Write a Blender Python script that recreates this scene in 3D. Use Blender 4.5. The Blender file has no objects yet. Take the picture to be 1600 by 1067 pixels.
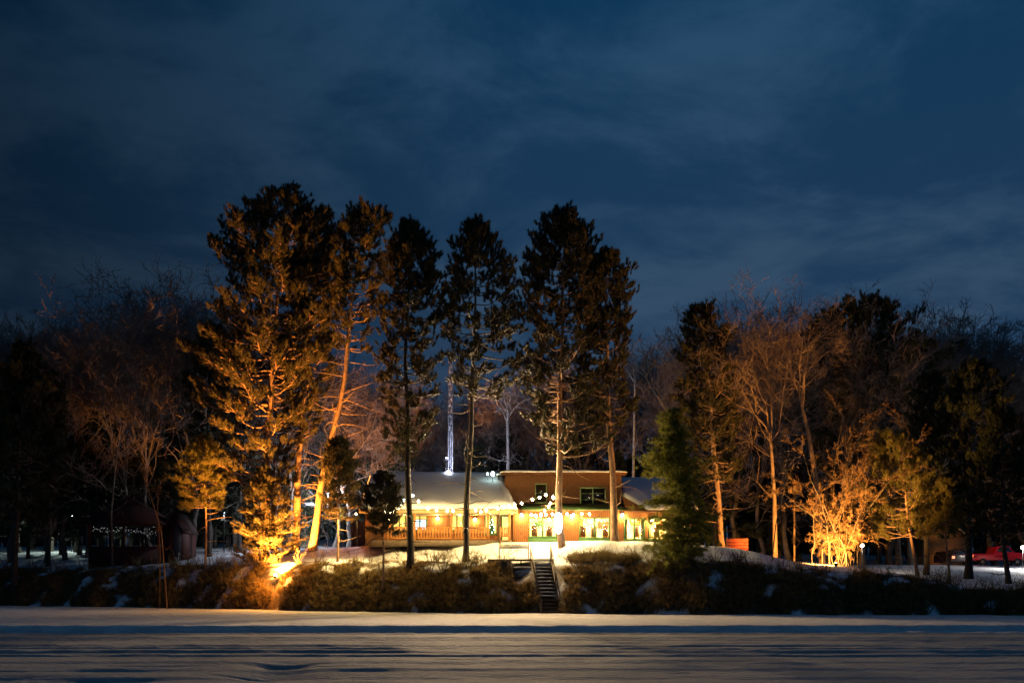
import bpy, math, random
import numpy as np
from mathutils import Vector
R = math.radians
S = bpy.context.scene
COL = S.collection

# ------------------------------------------------------------------ camera, sky, exposure
F = 1600.0; HZ = 912.0; CAMZ = 2.2
cd = bpy.data.cameras.new("camera"); cam = bpy.data.objects.new("camera", cd); COL.objects.link(cam)
cam.location = (0, 0, CAMZ); cam.rotation_euler = (R(90), 0, 0)
cd.lens = 36; cd.sensor_width = 36; cd.shift_y = (HZ - 533.5) / 1600; cd.clip_start = 0.2; cd.clip_end = 3000
S.camera = cam
S.view_settings.view_transform = 'Standard'; S.view_settings.look = 'None'
S.view_settings.exposure = 0.0; S.view_settings.gamma = 1.0
S.render.engine = 'CYCLES'
S.cycles.use_denoising = True
S.cycles.sample_clamp_indirect = 2.0
S.cycles.sample_clamp_direct = 0.0
S.cycles.max_bounces = 4; S.cycles.diffuse_bounces = 2; S.cycles.glossy_bounces = 2
S.cycles.transparent_max_bounces = 6; S.cycles.transmission_bounces = 3
S.cycles.caustics_reflective = False; S.cycles.caustics_refractive = False
try: S.cycles.use_light_tree = True
except Exception: pass

W = bpy.data.worlds.new("World"); S.world = W; W.use_nodes = True
nt = W.node_tree; nt.nodes.clear()
def N(t, **k):
    n = nt.nodes.new(t)
    for a, b in k.items(): setattr(n, a, b)
    return n
def ramp_set(n, stops, interp='LINEAR'):
    cr = n.color_ramp; cr.interpolation = interp
    while len(cr.elements) > 1: cr.elements.remove(cr.elements[-1])
    for i, (p, c) in enumerate(stops):
        e = cr.elements[0] if i == 0 else cr.elements.new(p)
        e.position = p; e.color = (c[0], c[1], c[2], 1) if not isinstance(c, float) else (c, c, c, 1)
wo = N('ShaderNodeOutputWorld'); bg = N('ShaderNodeBackground'); tc = N('ShaderNodeTexCoord')
sx = N('ShaderNodeSeparateXYZ'); nt.links.new(tc.outputs['Generated'], sx.inputs[0])
# clouds lie on a high plane: direction divided by its height
zc = N('ShaderNodeMath', operation='MAXIMUM'); nt.links.new(sx.outputs['Z'], zc.inputs[0]); zc.inputs[1].default_value = 0.0
za = N('ShaderNodeMath', operation='ADD'); nt.links.new(zc.outputs[0], za.inputs[0]); za.inputs[1].default_value = 0.16
dx = N('ShaderNodeMath', operation='DIVIDE'); nt.links.new(sx.outputs['X'], dx.inputs[0]); nt.links.new(za.outputs[0], dx.inputs[1])
dy = N('ShaderNodeMath', operation='DIVIDE'); nt.links.new(sx.outputs['Y'], dy.inputs[0]); nt.links.new(za.outputs[0], dy.inputs[1])
cb = N('ShaderNodeCombineXYZ'); nt.links.new(dx.outputs[0], cb.inputs[0]); nt.links.new(dy.outputs[0], cb.inputs[1])
mp = N('ShaderNodeMapping'); mp.inputs['Rotation'].default_value = (0, 0, R(-24)); mp.inputs['Scale'].default_value = (1.0, 1.15, 1)
mp.inputs['Location'].default_value = (1.3, 0.4, 0)
nt.links.new(cb.outputs[0], mp.inputs[0])
n1 = N('ShaderNodeTexNoise'); n1.inputs['Scale'].default_value = 2.1; n1.inputs['Detail'].default_value = 8; n1.inputs['Roughness'].default_value = 0.62; n1.inputs['Distortion'].default_value = 0.35
nt.links.new(mp.outputs[0], n1.inputs[0])
r1 = N('ShaderNodeValToRGB'); ramp_set(r1, [(0.40, 0.0), (0.64, 1.0)], 'EASE'); nt.links.new(n1.outputs['Fac'], r1.inputs[0])
# clear sky between clouds (deep blue) and dim cloud, both by height
rc = N('ShaderNodeValToRGB'); ramp_set(rc, [(0.0, (.020, .040, .078)), (0.25, (.012, .036, .080)), (0.5, (.004, .031, .078))]); nt.links.new(zc.outputs[0], rc.inputs[0])
rl = N('ShaderNodeValToRGB'); ramp_set(rl, [(0.0, (.040, .060, .100)), (0.25, (.029, .060, .108)), (0.5, (.016, .056, .118))]); nt.links.new(zc.outputs[0], rl.inputs[0])
mx = N('ShaderNodeMixRGB'); nt.links.new(r1.outputs[0], mx.inputs[0]); nt.links.new(rc.outputs[0], mx.inputs[1]); nt.links.new(rl.outputs[0], mx.inputs[2])
# west part of the sky is darker
rx = N('ShaderNodeMapRange'); rx.inputs['From Min'].default_value = -0.50; rx.inputs['From Max'].default_value = 0.12
rx.inputs['To Min'].default_value = 0.30; rx.inputs['To Max'].default_value = 1.0; rx.interpolation_type = 'SMOOTHSTEP'
nt.links.new(sx.outputs['X'], rx.inputs['Value'])
mm = N('ShaderNodeMixRGB', blend_type='MULTIPLY'); mm.inputs[0].default_value = 1; nt.links.new(mx.outputs[0], mm.inputs[1]); nt.links.new(rx.outputs[0], mm.inputs[2])
nt.links.new(mm.outputs[0], bg.inputs[0]); bg.inputs[1].default_value = 1.18
nt.links.new(bg.outputs[0], wo.inputs[0])

# ------------------------------------------------------------------ helpers
def P(px, py, Y): return ((px - 800) / F * Y, Y, CAMZ + (HZ - py) / F * Y)
def X_(px, Y): return (px - 800) / F * Y
def Z_(py, Y): return CAMZ + (HZ - py) / F * Y
WL = {}
def wloc(o): return np.array(WL.get(o.name, (0, 0, 0)), float) if o is not None else np.zeros(3)
def meta(o, label=None, cat=None, group=None, kind=None):
    if label: o['label'] = label
    if cat: o['category'] = cat
    if group: o['group'] = group
    if kind: o['kind'] = kind
    return o
def thing(name, label, cat, loc=(0, 0, 0), group=None):
    o = bpy.data.objects.new(name, None); COL.objects.link(o); o.location = loc; o.empty_display_size = .2
    WL[o.name] = tuple(loc); return meta(o, label, cat, group)
def np_mesh(name, V, polys, smooth=False):
    """V (n,3); polys = list of int arrays (m,k)"""
    me = bpy.data.meshes.new(name)
    V = np.ascontiguousarray(V, dtype=np.float32); me.vertices.add(len(V)); me.vertices.foreach_set('co', V.ravel())
    polys = [np.asarray(p, dtype=np.int32) for p in polys if len(p)]
    loops = np.concatenate([p.ravel() for p in polys])
    sizes = np.concatenate([np.full(len(p), p.shape[1], dtype=np.int32) for p in polys])
    starts = np.concatenate([[0], np.cumsum(sizes)[:-1]]).astype(np.int32)
    me.loops.add(len(loops)); me.loops.foreach_set('vertex_index', loops)
    me.polygons.add(len(sizes)); me.polygons.foreach_set('loop_start', starts)
    if smooth: me.polygons.foreach_set('use_smooth', np.ones(len(sizes), dtype=bool))
    me.update(calc_edges=True); return me
class MB:
    def __init__(s): s.V = []; s.F = []; s.n = 0
    def add(s, V, polys):
        V = np.asarray(V, float)
        for p in polys:
            if len(p): s.F.append(np.asarray(p) + s.n)
        s.V.append(V); s.n += len(V); return s
    def box(s, x0, x1, y0, y1, z0, z1, rz=0, c=None):
        V = np.array([(x, y, z) for z in (z0, z1) for (x, y) in ((x0, y0), (x1, y0), (x1, y1), (x0, y1))], float)
        if rz:
            c = c or ((x0 + x1) / 2, (y0 + y1) / 2); a, b = math.cos(rz), math.sin(rz); d = V[:, :2] - c
            V[:, 0] = c[0] + d[:, 0] * a - d[:, 1] * b; V[:, 1] = c[1] + d[:, 0] * b + d[:, 1] * a
        return s.add(V, [[(0, 3, 2, 1), (4, 5, 6, 7), (0, 1, 5, 4), (1, 2, 6, 5), (2, 3, 7, 6), (3, 0, 4, 7)]])
    def bar(s, a, b, w, h, up=(0, 0, 1)):
        a = np.array(a, float); b = np.array(b, float); d = b - a; d /= np.linalg.norm(d)
        u = np.cross(d, up); nu = np.linalg.norm(u)
        if nu < 1e-6: u = np.cross(d, (0, 1, 0)); nu = np.linalg.norm(u)
        u /= nu; v = np.cross(u, d)
        V = [p + sx * u * w / 2 + sz * v * h / 2 for p in (a, b) for (sx, sz) in ((-1, -1), (1, -1), (1, 1), (-1, 1))]
        return s.add(V, [[(0, 3, 2, 1), (4, 5, 6, 7), (0, 1, 5, 4), (1, 2, 6, 5), (2, 3, 7, 6), (3, 0, 4, 7)][:]])
    def tube(s, pts, radii, k=8, cap=True, rough=0, rng=None):
        pts = np.array(pts, float); n = len(pts)
        if np.isscalar(radii): radii = [radii] * n
        rings = []
        t = np.gradient(pts, axis=0); t /= np.linalg.norm(t, axis=1)[:, None] + 1e-9
        ref = np.array((1., 0, 0)) if abs(t[0][2]) > .6 else np.array((0, 0, 1.))
        for i in range(n):
            u = np.cross(t[i], ref); u /= np.linalg.norm(u) + 1e-9; v = np.cross(t[i], u)
            a = np.arange(k) * 2 * math.pi / k
            r = radii[i] * (1 + (rng.uniform(-rough, rough, k) if rough else 0))
            r = np.broadcast_to(r, (k,))
            rings.append(pts[i] + (np.cos(a) * r)[:, None] * u + (np.sin(a) * r)[:, None] * v)
        V = np.concatenate(rings); q = []
        for i in range(n - 1):
            for j in range(k): q.append((i * k + j, i * k + (j + 1) % k, (i + 1) * k + (j + 1) % k, (i + 1) * k + j))
        s.add(V, [q]); 
        if cap:
            b = s.n - len(V)
            s.F.append(np.array([[b + j for j in range(k)][::-1]])); s.F.append(np.array([[b + (n - 1) * k + j for j in range(k)]]))
        return s
    def sphere(s, c, r, nu=10, nv=6, sc=(1, 1, 1)):
        V = [(0, 0, -1)]; 
        for i in range(1, nv):
            ph = -math.pi / 2 + math.pi * i / nv
            for j in range(nu):
                a = 2 * math.pi * j / nu; V.append((math.cos(ph) * math.cos(a), math.cos(ph) * math.sin(a), math.sin(ph)))
        V.append((0, 0, 1)); V = np.array(V) * r * np.array(sc) + np.array(c)
        t = []; q = []; L = len(V) - 1
        for j in range(nu):
            t.append((0, 1 + (j + 1) % nu, 1 + j)); b = 1 + (nv - 2) * nu; t.append((L, b + j, b + (j + 1) % nu))
            for i in range(nv - 2):
                a = 1 + i * nu; q.append((a + j, a + (j + 1) % nu, a + nu + (j + 1) % nu, a + nu + j))
        return s.add(V, [t, q])
    def lathe(s, prof, c=(0, 0, 0), k=16):
        V = []; q = []
        for (r, z) in prof:
            for j in range(k): a = 2 * math.pi * j / k; V.append((c[0] + r * math.cos(a), c[1] + r * math.sin(a), c[2] + z))
        for i in range(len(prof) - 1):
            for j in range(k): q.append((i * k + j, i * k + (j + 1) % k, (i + 1) * k + (j + 1) % k, (i + 1) * k + j))
        return s.add(V, [q])
    def prism(s, poly, y0, y1):
        """polygon in XZ extruded along Y"""
        n = len(poly); V = [(x, y0, z) for x, z in poly] + [(x, y1, z) for x, z in poly]
        s.add(V, [[(i, (i + 1) % n, n + (i + 1) % n, n + i) for i in range(n)]])
        b = s.n - 2 * n; s.F.append(np.array([[b + i for i in range(n)][::-1]])); s.F.append(np.array([[b + n + i for i in range(n)]])); return s
    def prismx(s, poly, x0, x1):
        n = len(poly); V = [(x0, y, z) for y, z in poly] + [(x1, y, z) for y, z in poly]
        s.add(V, [[(i, (i + 1) % n, n + (i + 1) % n, n + i) for i in range(n)]])
        b = s.n - 2 * n; s.F.append(np.array([[b + i for i in range(n)][::-1]])); s.F.append(np.array([[b + n + i for i in range(n)]])); return s
    def obj(s, name, mat, parent=None, smooth=False, bevel=0):
        V = np.concatenate(s.V) - wloc(parent)
        # group faces by size
        by = {}
        for f in s.F: by.setdefault(f.shape[1], []).append(f)
        me = np_mesh(name, V, [np.concatenate(v) for v in by.values()], smooth)
        me.materials.append(mat); o = bpy.data.objects.new(name, me); COL.objects.link(o)
        if parent is not None: o.parent = parent; WL[o.name] = tuple(wloc(parent))
        else: WL[o.name] = (0, 0, 0)
        if bevel:
            b = o.modifiers.new('bevel', 'BEVEL'); b.width = bevel; b.segments = 2; b.limit_method = 'ANGLE'
        return o
def panel(mb, x0, x1, z0, z1, y, th, openings):
    """wall in XZ with rectangular openings, one closed skin"""
    xs = sorted({x0, x1, *[v for o in openings for v in o[:2] if x0 < v < x1]}); zs = sorted({z0, z1, *[v for o in openings for v in o[2:] if z0 < v < z1]})
    nx, nz = len(xs) - 1, len(zs) - 1
    sol = lambda i, j: 0 <= i < nx and 0 <= j < nz and not any(o[0] < (xs[i] + xs[i + 1]) / 2 < o[1] and o[2] < (zs[j] + zs[j + 1]) / 2 < o[3] for o in openings)
    def q(a): mb.add(a, [[(0, 1, 2, 3)]])
    y1 = y + th
    for i in range(nx):
        for j in range(nz):
            if not sol(i, j): continue
            a, b, c, d = xs[i], xs[i + 1], zs[j], zs[j + 1]
            q([(a, y, c), (b, y, c), (b, y, d), (a, y, d)]); q([(b, y1, c), (a, y1, c), (a, y1, d), (b, y1, d)])
            if not sol(i - 1, j): q([(a, y1, c), (a, y, c), (a, y, d), (a, y1, d)])
            if not sol(i + 1, j): q([(b, y, c), (b, y1, c), (b, y1, d), (b, y, d)])
            if not sol(i, j - 1): q([(a, y1, c), (b, y1, c), (b, y, c), (a, y, c)])
            if not sol(i, j + 1): q([(a, y, d), (b, y, d), (b, y1, d), (a, y1, d)])
def copy_tree(o, parent=None):
    c = o.copy(); COL.objects.link(c)
    if parent is not None: c.parent = parent
    for ch in list(KIDS.get(o.name, [])): copy_tree(ch, c)
    return c
KIDS = {}
def kids(o):
    for ch in [x for x in COL.objects if x.parent == o]: KIDS.setdefault(o.name, []).append(ch); kids(ch)

# ------------------------------------------------------------------ materials
MATS = {}
def mat(name, c1, c2=None, scale=4.0, rough=.8, bump=0.0, bscale=None, stretch=(1, 1, 1), metal=0, detail=5, lo=.35, hi=.65, spec=.3, trans=0):
    m = bpy.data.materials.new(name); m.use_nodes = True; t = m.node_tree; b = t.nodes['Principled BSDF']
    b.inputs['Roughness'].default_value = rough; b.inputs['Metallic'].default_value = metal; b.inputs['Specular IOR Level'].default_value = spec
    tcn = t.nodes.new('ShaderNodeTexCoord'); mpn = t.nodes.new('ShaderNodeMapping'); mpn.inputs['Scale'].default_value = stretch
    t.links.new(tcn.outputs['Object'], mpn.inputs[0])
    b.inputs['Base Color'].default_value = (*c1, 1)
    if c2:
        n = t.nodes.new('ShaderNodeTexNoise'); n.inputs['Scale'].default_value = scale; n.inputs['Detail'].default_value = detail; n.inputs['Roughness'].default_value = .6
        r = t.nodes.new('ShaderNodeValToRGB'); ramp_set(r, [(lo, c1), (hi, c2)])
        t.links.new(mpn.outputs[0], n.inputs[0]); t.links.new(n.outputs['Fac'], r.inputs[0]); t.links.new(r.outputs[0], b.inputs['Base Color'])
    if bump:
        n = t.nodes.new('ShaderNodeTexNoise'); n.inputs['Scale'].default_value = bscale or scale * 3; n.inputs['Detail'].default_value = 5
        bp = t.nodes.new('ShaderNodeBump'); bp.inputs['Strength'].default_value = 1.0; bp.inputs['Distance'].default_value = bump
        t.links.new(mpn.outputs[0], n.inputs[0]); t.links.new(n.outputs['Fac'], bp.inputs['Height']); t.links.new(bp.outputs[0], b.inputs['Normal'])
    MATS[name] = m; return m
def boards(name, c1, c2, width=.15, axis='X', rough=.65, gap=.02):
    """wood boards with dark joints: vertical (axis X) or horizontal (axis Z)"""
    m = mat(name, c1, c2, 6, rough, stretch=(6, 6, .6) if axis == 'X' else (.6, .6, 6)); t = m.node_tree; b = t.nodes['Principled BSDF']
    tcn = [n for n in t.nodes if n.type == 'TEX_COORD'][0]; sp = t.nodes.new('ShaderNodeSeparateXYZ'); t.links.new(tcn.outputs['Object'], sp.inputs[0])
    ml = t.nodes.new('ShaderNodeMath'); ml.operation = 'DIVIDE'; ml.inputs[1].default_value = width; t.links.new(sp.outputs[axis], ml.inputs[0])
    fr = t.nodes.new('ShaderNodeMath'); fr.operation = 'FRACT'; t.links.new(ml.outputs[0], fr.inputs[0])
    pp = t.nodes.new('ShaderNodeMath'); pp.operation = 'PINGPONG'; pp.inputs[1].default_value = .5; t.links.new(fr.outputs[0], pp.inputs[0])
    rr = t.nodes.new('ShaderNodeMapRange'); rr.inputs['From Max'].default_value = .14; rr.inputs['To Min'].default_value = .25; t.links.new(pp.outputs[0], rr.inputs['Value'])
    old = b.inputs['Base Color'].links[0].from_socket
    mu = t.nodes.new('ShaderNodeMixRGB'); mu.blend_type = 'MULTIPLY'; mu.inputs[0].default_value = 1; t.links.new(old, mu.inputs[1]); t.links.new(rr.outputs[0], mu.inputs[2]); t.links.new(mu.outputs[0], b.inputs['Base Color'])
    bp = t.nodes.new('ShaderNodeBump'); bp.inputs['Distance'].default_value = gap; t.links.new(rr.outputs[0], bp.inputs['Height']); t.links.new(bp.outputs[0], b.inputs['Normal'])
    return m
def emit(name, c, s, sampling=None):
    m = bpy.data.materials.new(name); m.use_nodes = True; t = m.node_tree; b = t.nodes['Principled BSDF']
    b.inputs['Base Color'].default_value = (*[min(1, x) for x in c], 1); b.inputs['Emission Color'].default_value = (*c, 1); b.inputs['Emission Strength'].default_value = s
    if sampling: m.cycles.emission_sampling = sampling
    return m
def needle_mat(name, c1, c2):
    m = mat(name, c1, c2, 1.2, .65, lo=.3, hi=.7, spec=.25)
    return m
def glass():
    m = bpy.data.materials.new('window_glass'); m.use_nodes = True; t = m.node_tree; t.nodes.clear()
    o = t.nodes.new('ShaderNodeOutputMaterial'); mxs = t.nodes.new('ShaderNodeMixShader'); tr = t.nodes.new('ShaderNodeBsdfTransparent'); gl = t.nodes.new('ShaderNodeBsdfGlossy')
    gl.inputs['Roughness'].default_value = .03; gl.inputs['Color'].default_value = (.8, .9, .9, 1); tr.inputs['Color'].default_value = (.94, .96, .95, 1); mxs.inputs[0].default_value = .07
    t.links.new(tr.outputs[0], mxs.inputs[1]); t.links.new(gl.outputs[0], mxs.inputs[2]); t.links.new(mxs.outputs[0], o.inputs[0]); return m
M = dict(
    snow=mat('snow', (.78, .80, .84), (.70, .72, .78), .8, .7, bump=.05, bscale=2.2),
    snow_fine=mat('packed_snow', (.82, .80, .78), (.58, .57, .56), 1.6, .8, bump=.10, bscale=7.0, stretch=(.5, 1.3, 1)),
    snow_roof=mat('roof_snow', (.80, .81, .84), (.74, .75, .80), .5, .7, bump=.03, bscale=1.6),
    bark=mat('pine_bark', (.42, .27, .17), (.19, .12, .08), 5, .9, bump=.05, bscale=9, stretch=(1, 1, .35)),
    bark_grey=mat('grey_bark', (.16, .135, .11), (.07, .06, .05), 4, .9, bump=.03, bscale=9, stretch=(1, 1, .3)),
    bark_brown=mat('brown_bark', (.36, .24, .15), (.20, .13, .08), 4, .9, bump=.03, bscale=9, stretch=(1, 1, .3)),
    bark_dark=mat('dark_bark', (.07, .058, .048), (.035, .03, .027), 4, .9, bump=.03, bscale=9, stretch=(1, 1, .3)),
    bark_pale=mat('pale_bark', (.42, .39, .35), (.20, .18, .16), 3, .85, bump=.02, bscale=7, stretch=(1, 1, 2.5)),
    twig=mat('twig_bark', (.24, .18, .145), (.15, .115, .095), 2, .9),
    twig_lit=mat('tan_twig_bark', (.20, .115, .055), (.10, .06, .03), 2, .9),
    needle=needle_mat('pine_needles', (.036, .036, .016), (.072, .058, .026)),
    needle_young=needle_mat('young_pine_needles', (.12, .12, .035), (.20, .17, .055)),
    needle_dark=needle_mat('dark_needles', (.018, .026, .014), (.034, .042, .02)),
    cedar=needle_mat('cedar_sprays', (.15, .17, .03), (.32, .31, .07)),
    brush=mat('dead_brush', (.06, .035, .018), (.48, .33, .13), 3.2, .9, lo=.36, hi=.64),
    brush_tan=mat('tan_brush', (.26, .20, .09), (.13, .09, .045), 2.5, .9),
    grass=mat('dry_grass', (.20, .15, .08), (.12, .09, .05), 3, .9),
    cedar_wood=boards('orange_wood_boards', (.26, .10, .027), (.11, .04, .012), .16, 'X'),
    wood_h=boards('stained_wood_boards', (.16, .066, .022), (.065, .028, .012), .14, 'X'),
    log=mat('honey_log', (.50, .22, .06), (.33, .13, .035), 4, .6, bump=.02, stretch=(1, 1, .4)),
    green=mat('green_paint', (.05, .15, .05), (.04, .11, .04), 5, .45), palegreen=mat('pale_green_paint', (.24, .33, .17), (.18, .26, .13), 5, .5),
    fascia=mat('green_fascia', (.05, .10, .03), (.035, .07, .025), 5, .6),
    soffit=mat('pale_soffit', (.45, .33, .18), (.38, .27, .14), 3, .7),
    deckwood=mat('weathered_deck_wood', (.20, .15, .105), (.12, .09, .065), 6, .85, bump=.01, stretch=(.5, 3, 1)),
    darkpanel=mat('dark_grey_board', (.045, .045, .055), (.035, .035, .043), 4, .7),
    black=mat('black_metal', (.015, .015, .016), None, rough=.45),
    steel=mat('galvanised_steel', (.30, .31, .33), (.22, .23, .25), 6, .5, metal=.5),
    white=mat('white_paint', (.75, .75, .74), (.66, .66, .66), 3, .5),
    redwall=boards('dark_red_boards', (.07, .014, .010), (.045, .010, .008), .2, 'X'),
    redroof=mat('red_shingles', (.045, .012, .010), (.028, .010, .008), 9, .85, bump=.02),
    redpanel=boards('red_planks', (.42, .085, .035), (.30, .05, .025), .22, 'Z'),
    tanwall=boards('tan_siding', (.44, .25, .10), (.34, .18, .07), .2, 'Z'),
    greyboard=boards('grey_fence_boards', (.10, .10, .11), (.06, .06, .07), .17, 'X'),
    logwall=boards('pale_log_wall', (.50, .42, .26), (.34, .27, .16), .3, 'Z', gap=.06),
    carred=mat('red_car_paint', (.55, .008, .02), None, rough=.25, spec=.6),
    cardark=mat('dark_car_paint', (.03, .018, .02), None, rough=.3, spec=.6),
    tyre=mat('tyre_rubber', (.02, .02, .02), None, rough=.9),
    carglass=mat('car_glass', (.02, .025, .03), None, rough=.06, spec=.8),
    interior=mat('warm_plaster', (.72, .52, .25), (.55, .33, .12), 1.3, .8),
    curtain=mat('cream_curtain', (.70, .58, .36), (.55, .42, .22), 3, .85, stretch=(4, 4, .3)),
    frame_wood=mat('dark_frame_wood', (.12, .05, .02), None, rough=.5),
    green_leaf=mat('house_plant', (.03, .09, .02), None, rough=.6),
    orange_cloth=mat('orange_fabric', (.55, .17, .03), (.40, .10, .02), 4, .9),
    bird=mat('birdhouse_wood', (.17, .10, .05), (.11, .065, .03), 5, .7),
    glass=glass(),
    bulb=emit('warm_bulb', (1.0, .80, .46), 50),
    bulb_cool=emit('cool_bulb', (.70, 1.0, .92), 14),
    led=emit('cold_led', (.72, .80, 1.0), 25),
    lantern=emit('lantern_glow', (1.0, .93, .86), 7),
    shade=emit('amber_lampshade', (1.0, .48, .12), 5),
    amber=emit('amber_lens', (1.0, .62, .22), 60),
    tiny=emit('icicle_bulb', (.85, .88, .95), .4, 'NONE'),
    cool_glow=emit('cool_screen', (.55, .78, 1.0), 2.6),
    tail=emit('tail_lamp', (1.0, .25, .12), 2.2), head=emit('head_lamp', (1.0, .92, .75), 9),
)
def light(kind, loc, energy, color, size=.1, rot=None, parent=None, spot=None, blend=.3, name=None):
    L = bpy.data.lights.new(name or 'lamp_light', kind); L.energy = energy; L.color = color
    if kind == 'SPOT': L.spot_size = R(spot); L.spot_blend = blend
    L.shadow_soft_size = size
    o = bpy.data.objects.new(name or 'lamp_light', L); COL.objects.link(o)
    if rot is not None: o.rotation_euler = Vector(rot).to_track_quat('-Z', 'Y').to_euler()
    o.location = Vector(loc) - Vector(wloc(parent)); 
    if parent is not None: o.parent = parent
    return o

# ------------------------------------------------------------------ terrain
def interp(x, tab): return np.interp(x, [t[0] for t in tab], [t[1] for t in tab])
SH = [(-120, 112), (-80, 104), (-47, 95), (-35, 89.5), (-26, 84.5), (-18, 79), (-11, 74), (-4, 71), (3, 69.5), (12, 67), (32, 65), (60, 64), (120, 62)]
ZC = [(-120, 3.0), (-80, 3.2), (-47, 3.6), (-35, 3.75), (-26, 4.0), (-18, 4.1), (-11, 3.95), (-4, 3.8), (2, 3.65), (12, 3.8), (16, 3.9), (21, 3.1), (27, 2.7), (32, 1.95), (60, 1.8), (120, 1.8)]
ZT = [(-120, 3.4), (-80, 3.6), (-47, 3.95), (-35, 4.3), (-26, 4.8), (-18, 5.15), (-11, 5.45), (-4, 5.5), (10, 5.5), (13, 5.25), (17, 4.9), (21, 3.9), (27, 3.3), (32, 2.35), (60, 2.2), (120, 2.2)]
rs = np.random.RandomState(5)
PH = [(rs.uniform(-1, 1, 2), rs.uniform(0, 6.28)) for _ in range(24)]
def fbm(X, Y, base, oct=4):
    s = 0; a = 1
    for o in range(oct):
        for k in range(3):
            d, p = PH[(o * 3 + k) % 24]; d = d / np.linalg.norm(d)
            s = s + a * np.sin((X * d[0] + Y * d[1]) * base * 2 ** o + p + 1.3 * np.sin(base * 2 ** o * .6 * (X * d[1] - Y * d[0]) + p * 2))
        a *= .5
    return s / 4
def shore(X): return interp(X, SH) + .35 * np.sin(X * .9) + .25 * np.sin(X * 2.3 + 1)
def ground(X, Y):
    X = np.asarray(X, float); Y = np.asarray(Y, float); t = Y - shore(X)
    zc_, zt_ = interp(X, ZC), interp(X, ZT)
    a = np.clip(t / 5.0, 0, 1); low = zc_ * (1 - (1 - a) ** 1.55)
    b = np.clip((t - 5) / 5.5, 0, 1); b = b * b * (3 - 2 * b) * .5 + b * .5
    z = np.where(t < 5, low, zc_ + (zt_ - zc_) * b)
    z = z + np.clip((X - 19) / 12, 0, 1) * np.clip((Y - 76) / 24, 0, 1) * 1.75
    z = z + np.clip((-X - 14) / 10, 0, 1) * np.clip((Y - 98) / 16, 0, 1) * 1.6
    z = z + np.clip((Y - 112) / 100, 0, 1) * 6
    amp = np.clip(t / 3, 0, 1) * (.10 + .16 * np.clip(1 - np.abs(t - 4) / 5, 0, 1))
    lodge = (np.clip(1 - np.maximum(np.abs(X - 1) - 13.5, 0) / 3, 0, 1)) * np.clip((Y - 78) / 2, 0, 1) * np.clip((96 - Y) / 4, 0, 1)
    z = z + amp * fbm(X, Y, .45) * (1 - lodge)
    z = np.where(t < 0, -.25 + t * .05, z - .0)
    return z
def gz(x, y): return float(ground(np.array([x]), np.array([y]))[0])
def grid(xs, ys, fn, name, m, kind='structure'):
    Xg, Yg = np.meshgrid(xs, ys); Z = fn(Xg, Yg); V = np.stack([Xg, Yg, Z], -1).reshape(-1, 3)
    nx, ny = len(xs), len(ys); i = np.arange(nx - 1)[None, :] + np.arange(ny - 1)[:, None] * nx; i = i.ravel()
    me = np_mesh(name, V, [np.stack([i, i + 1, i + nx + 1, i + nx], 1)], True); me.materials.append(m)
    o = bpy.data.objects.new(name, me); COL.objects.link(o); o['kind'] = kind; return o
xs = np.concatenate([np.linspace(-500, -125, 16), np.linspace(-120, -62, 80), np.linspace(-61.5, 61.5, 500), np.linspace(62, 120, 80), np.linspace(125, 500, 16)])
ys = np.concatenate([np.linspace(60, 100, 200), np.linspace(100.6, 160, 80), np.linspace(165, 900, 30)])
gnd = grid(xs, ys, ground, 'snow_ground', M['snow'])
Xg, Yg = np.meshgrid(xs, ys); tg = Yg - shore(Xg); bare = np.clip((4.7 + .9 * fbm(Xg, Yg, .9) - tg) / .5, 0, 1) * np.clip(.97 - .97 * np.clip((fbm(Xg, Yg * 1.6, 1.5) - .30) * 5, 0, 1), 0, 1)
at = gnd.data.attributes.new('bare', 'FLOAT', 'POINT'); at.data.foreach_set('value', bare.ravel().astype(np.float32))
gt = M['snow'].node_tree; gb = gt.nodes['Principled BSDF']; go_ = gb.inputs['Base Color'].links[0].from_socket   # dead leaves and soil show where the snow has slid off the bank
ga = gt.nodes.new('ShaderNodeAttribute'); ga.attribute_name = 'bare'; gn = gt.nodes.new('ShaderNodeTexNoise'); gn.inputs['Scale'].default_value = 3.5; gn.inputs['Detail'].default_value = 6
gl_ = gt.nodes.new('ShaderNodeValToRGB'); ramp_set(gl_, [(.35, (.035, .022, .013)), (.65, (.13, .08, .035))]); gt.links.new(gn.outputs['Fac'], gl_.inputs[0])
gx = gt.nodes.new('ShaderNodeMixRGB'); gt.links.new(ga.outputs['Fac'], gx.inputs[0]); gt.links.new(go_, gx.inputs[1]); gt.links.new(gl_.outputs[0], gx.inputs[2]); gt.links.new(gx.outputs[0], gb.inputs['Base Color'])
rt = np.random.RandomState(11)
TR = [(44.9, .16, .5), (41.3, .20, .9), (39.9, .14, .6), (36.4, .16, .5), (34.9, .15, .4), (33.0, .22, .7), (31.3, .16, .45), (28.5, .10, .5), (26.0, .12, .6), (23.8, .10, .5)]
FT = [(rt.uniform(-16, 18), rt.uniform(20, 40), rt.uniform(.4, 1.6), rt.uniform(.15, .4), rt.uniform(.06, .16)) for _ in range(170)]
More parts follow.
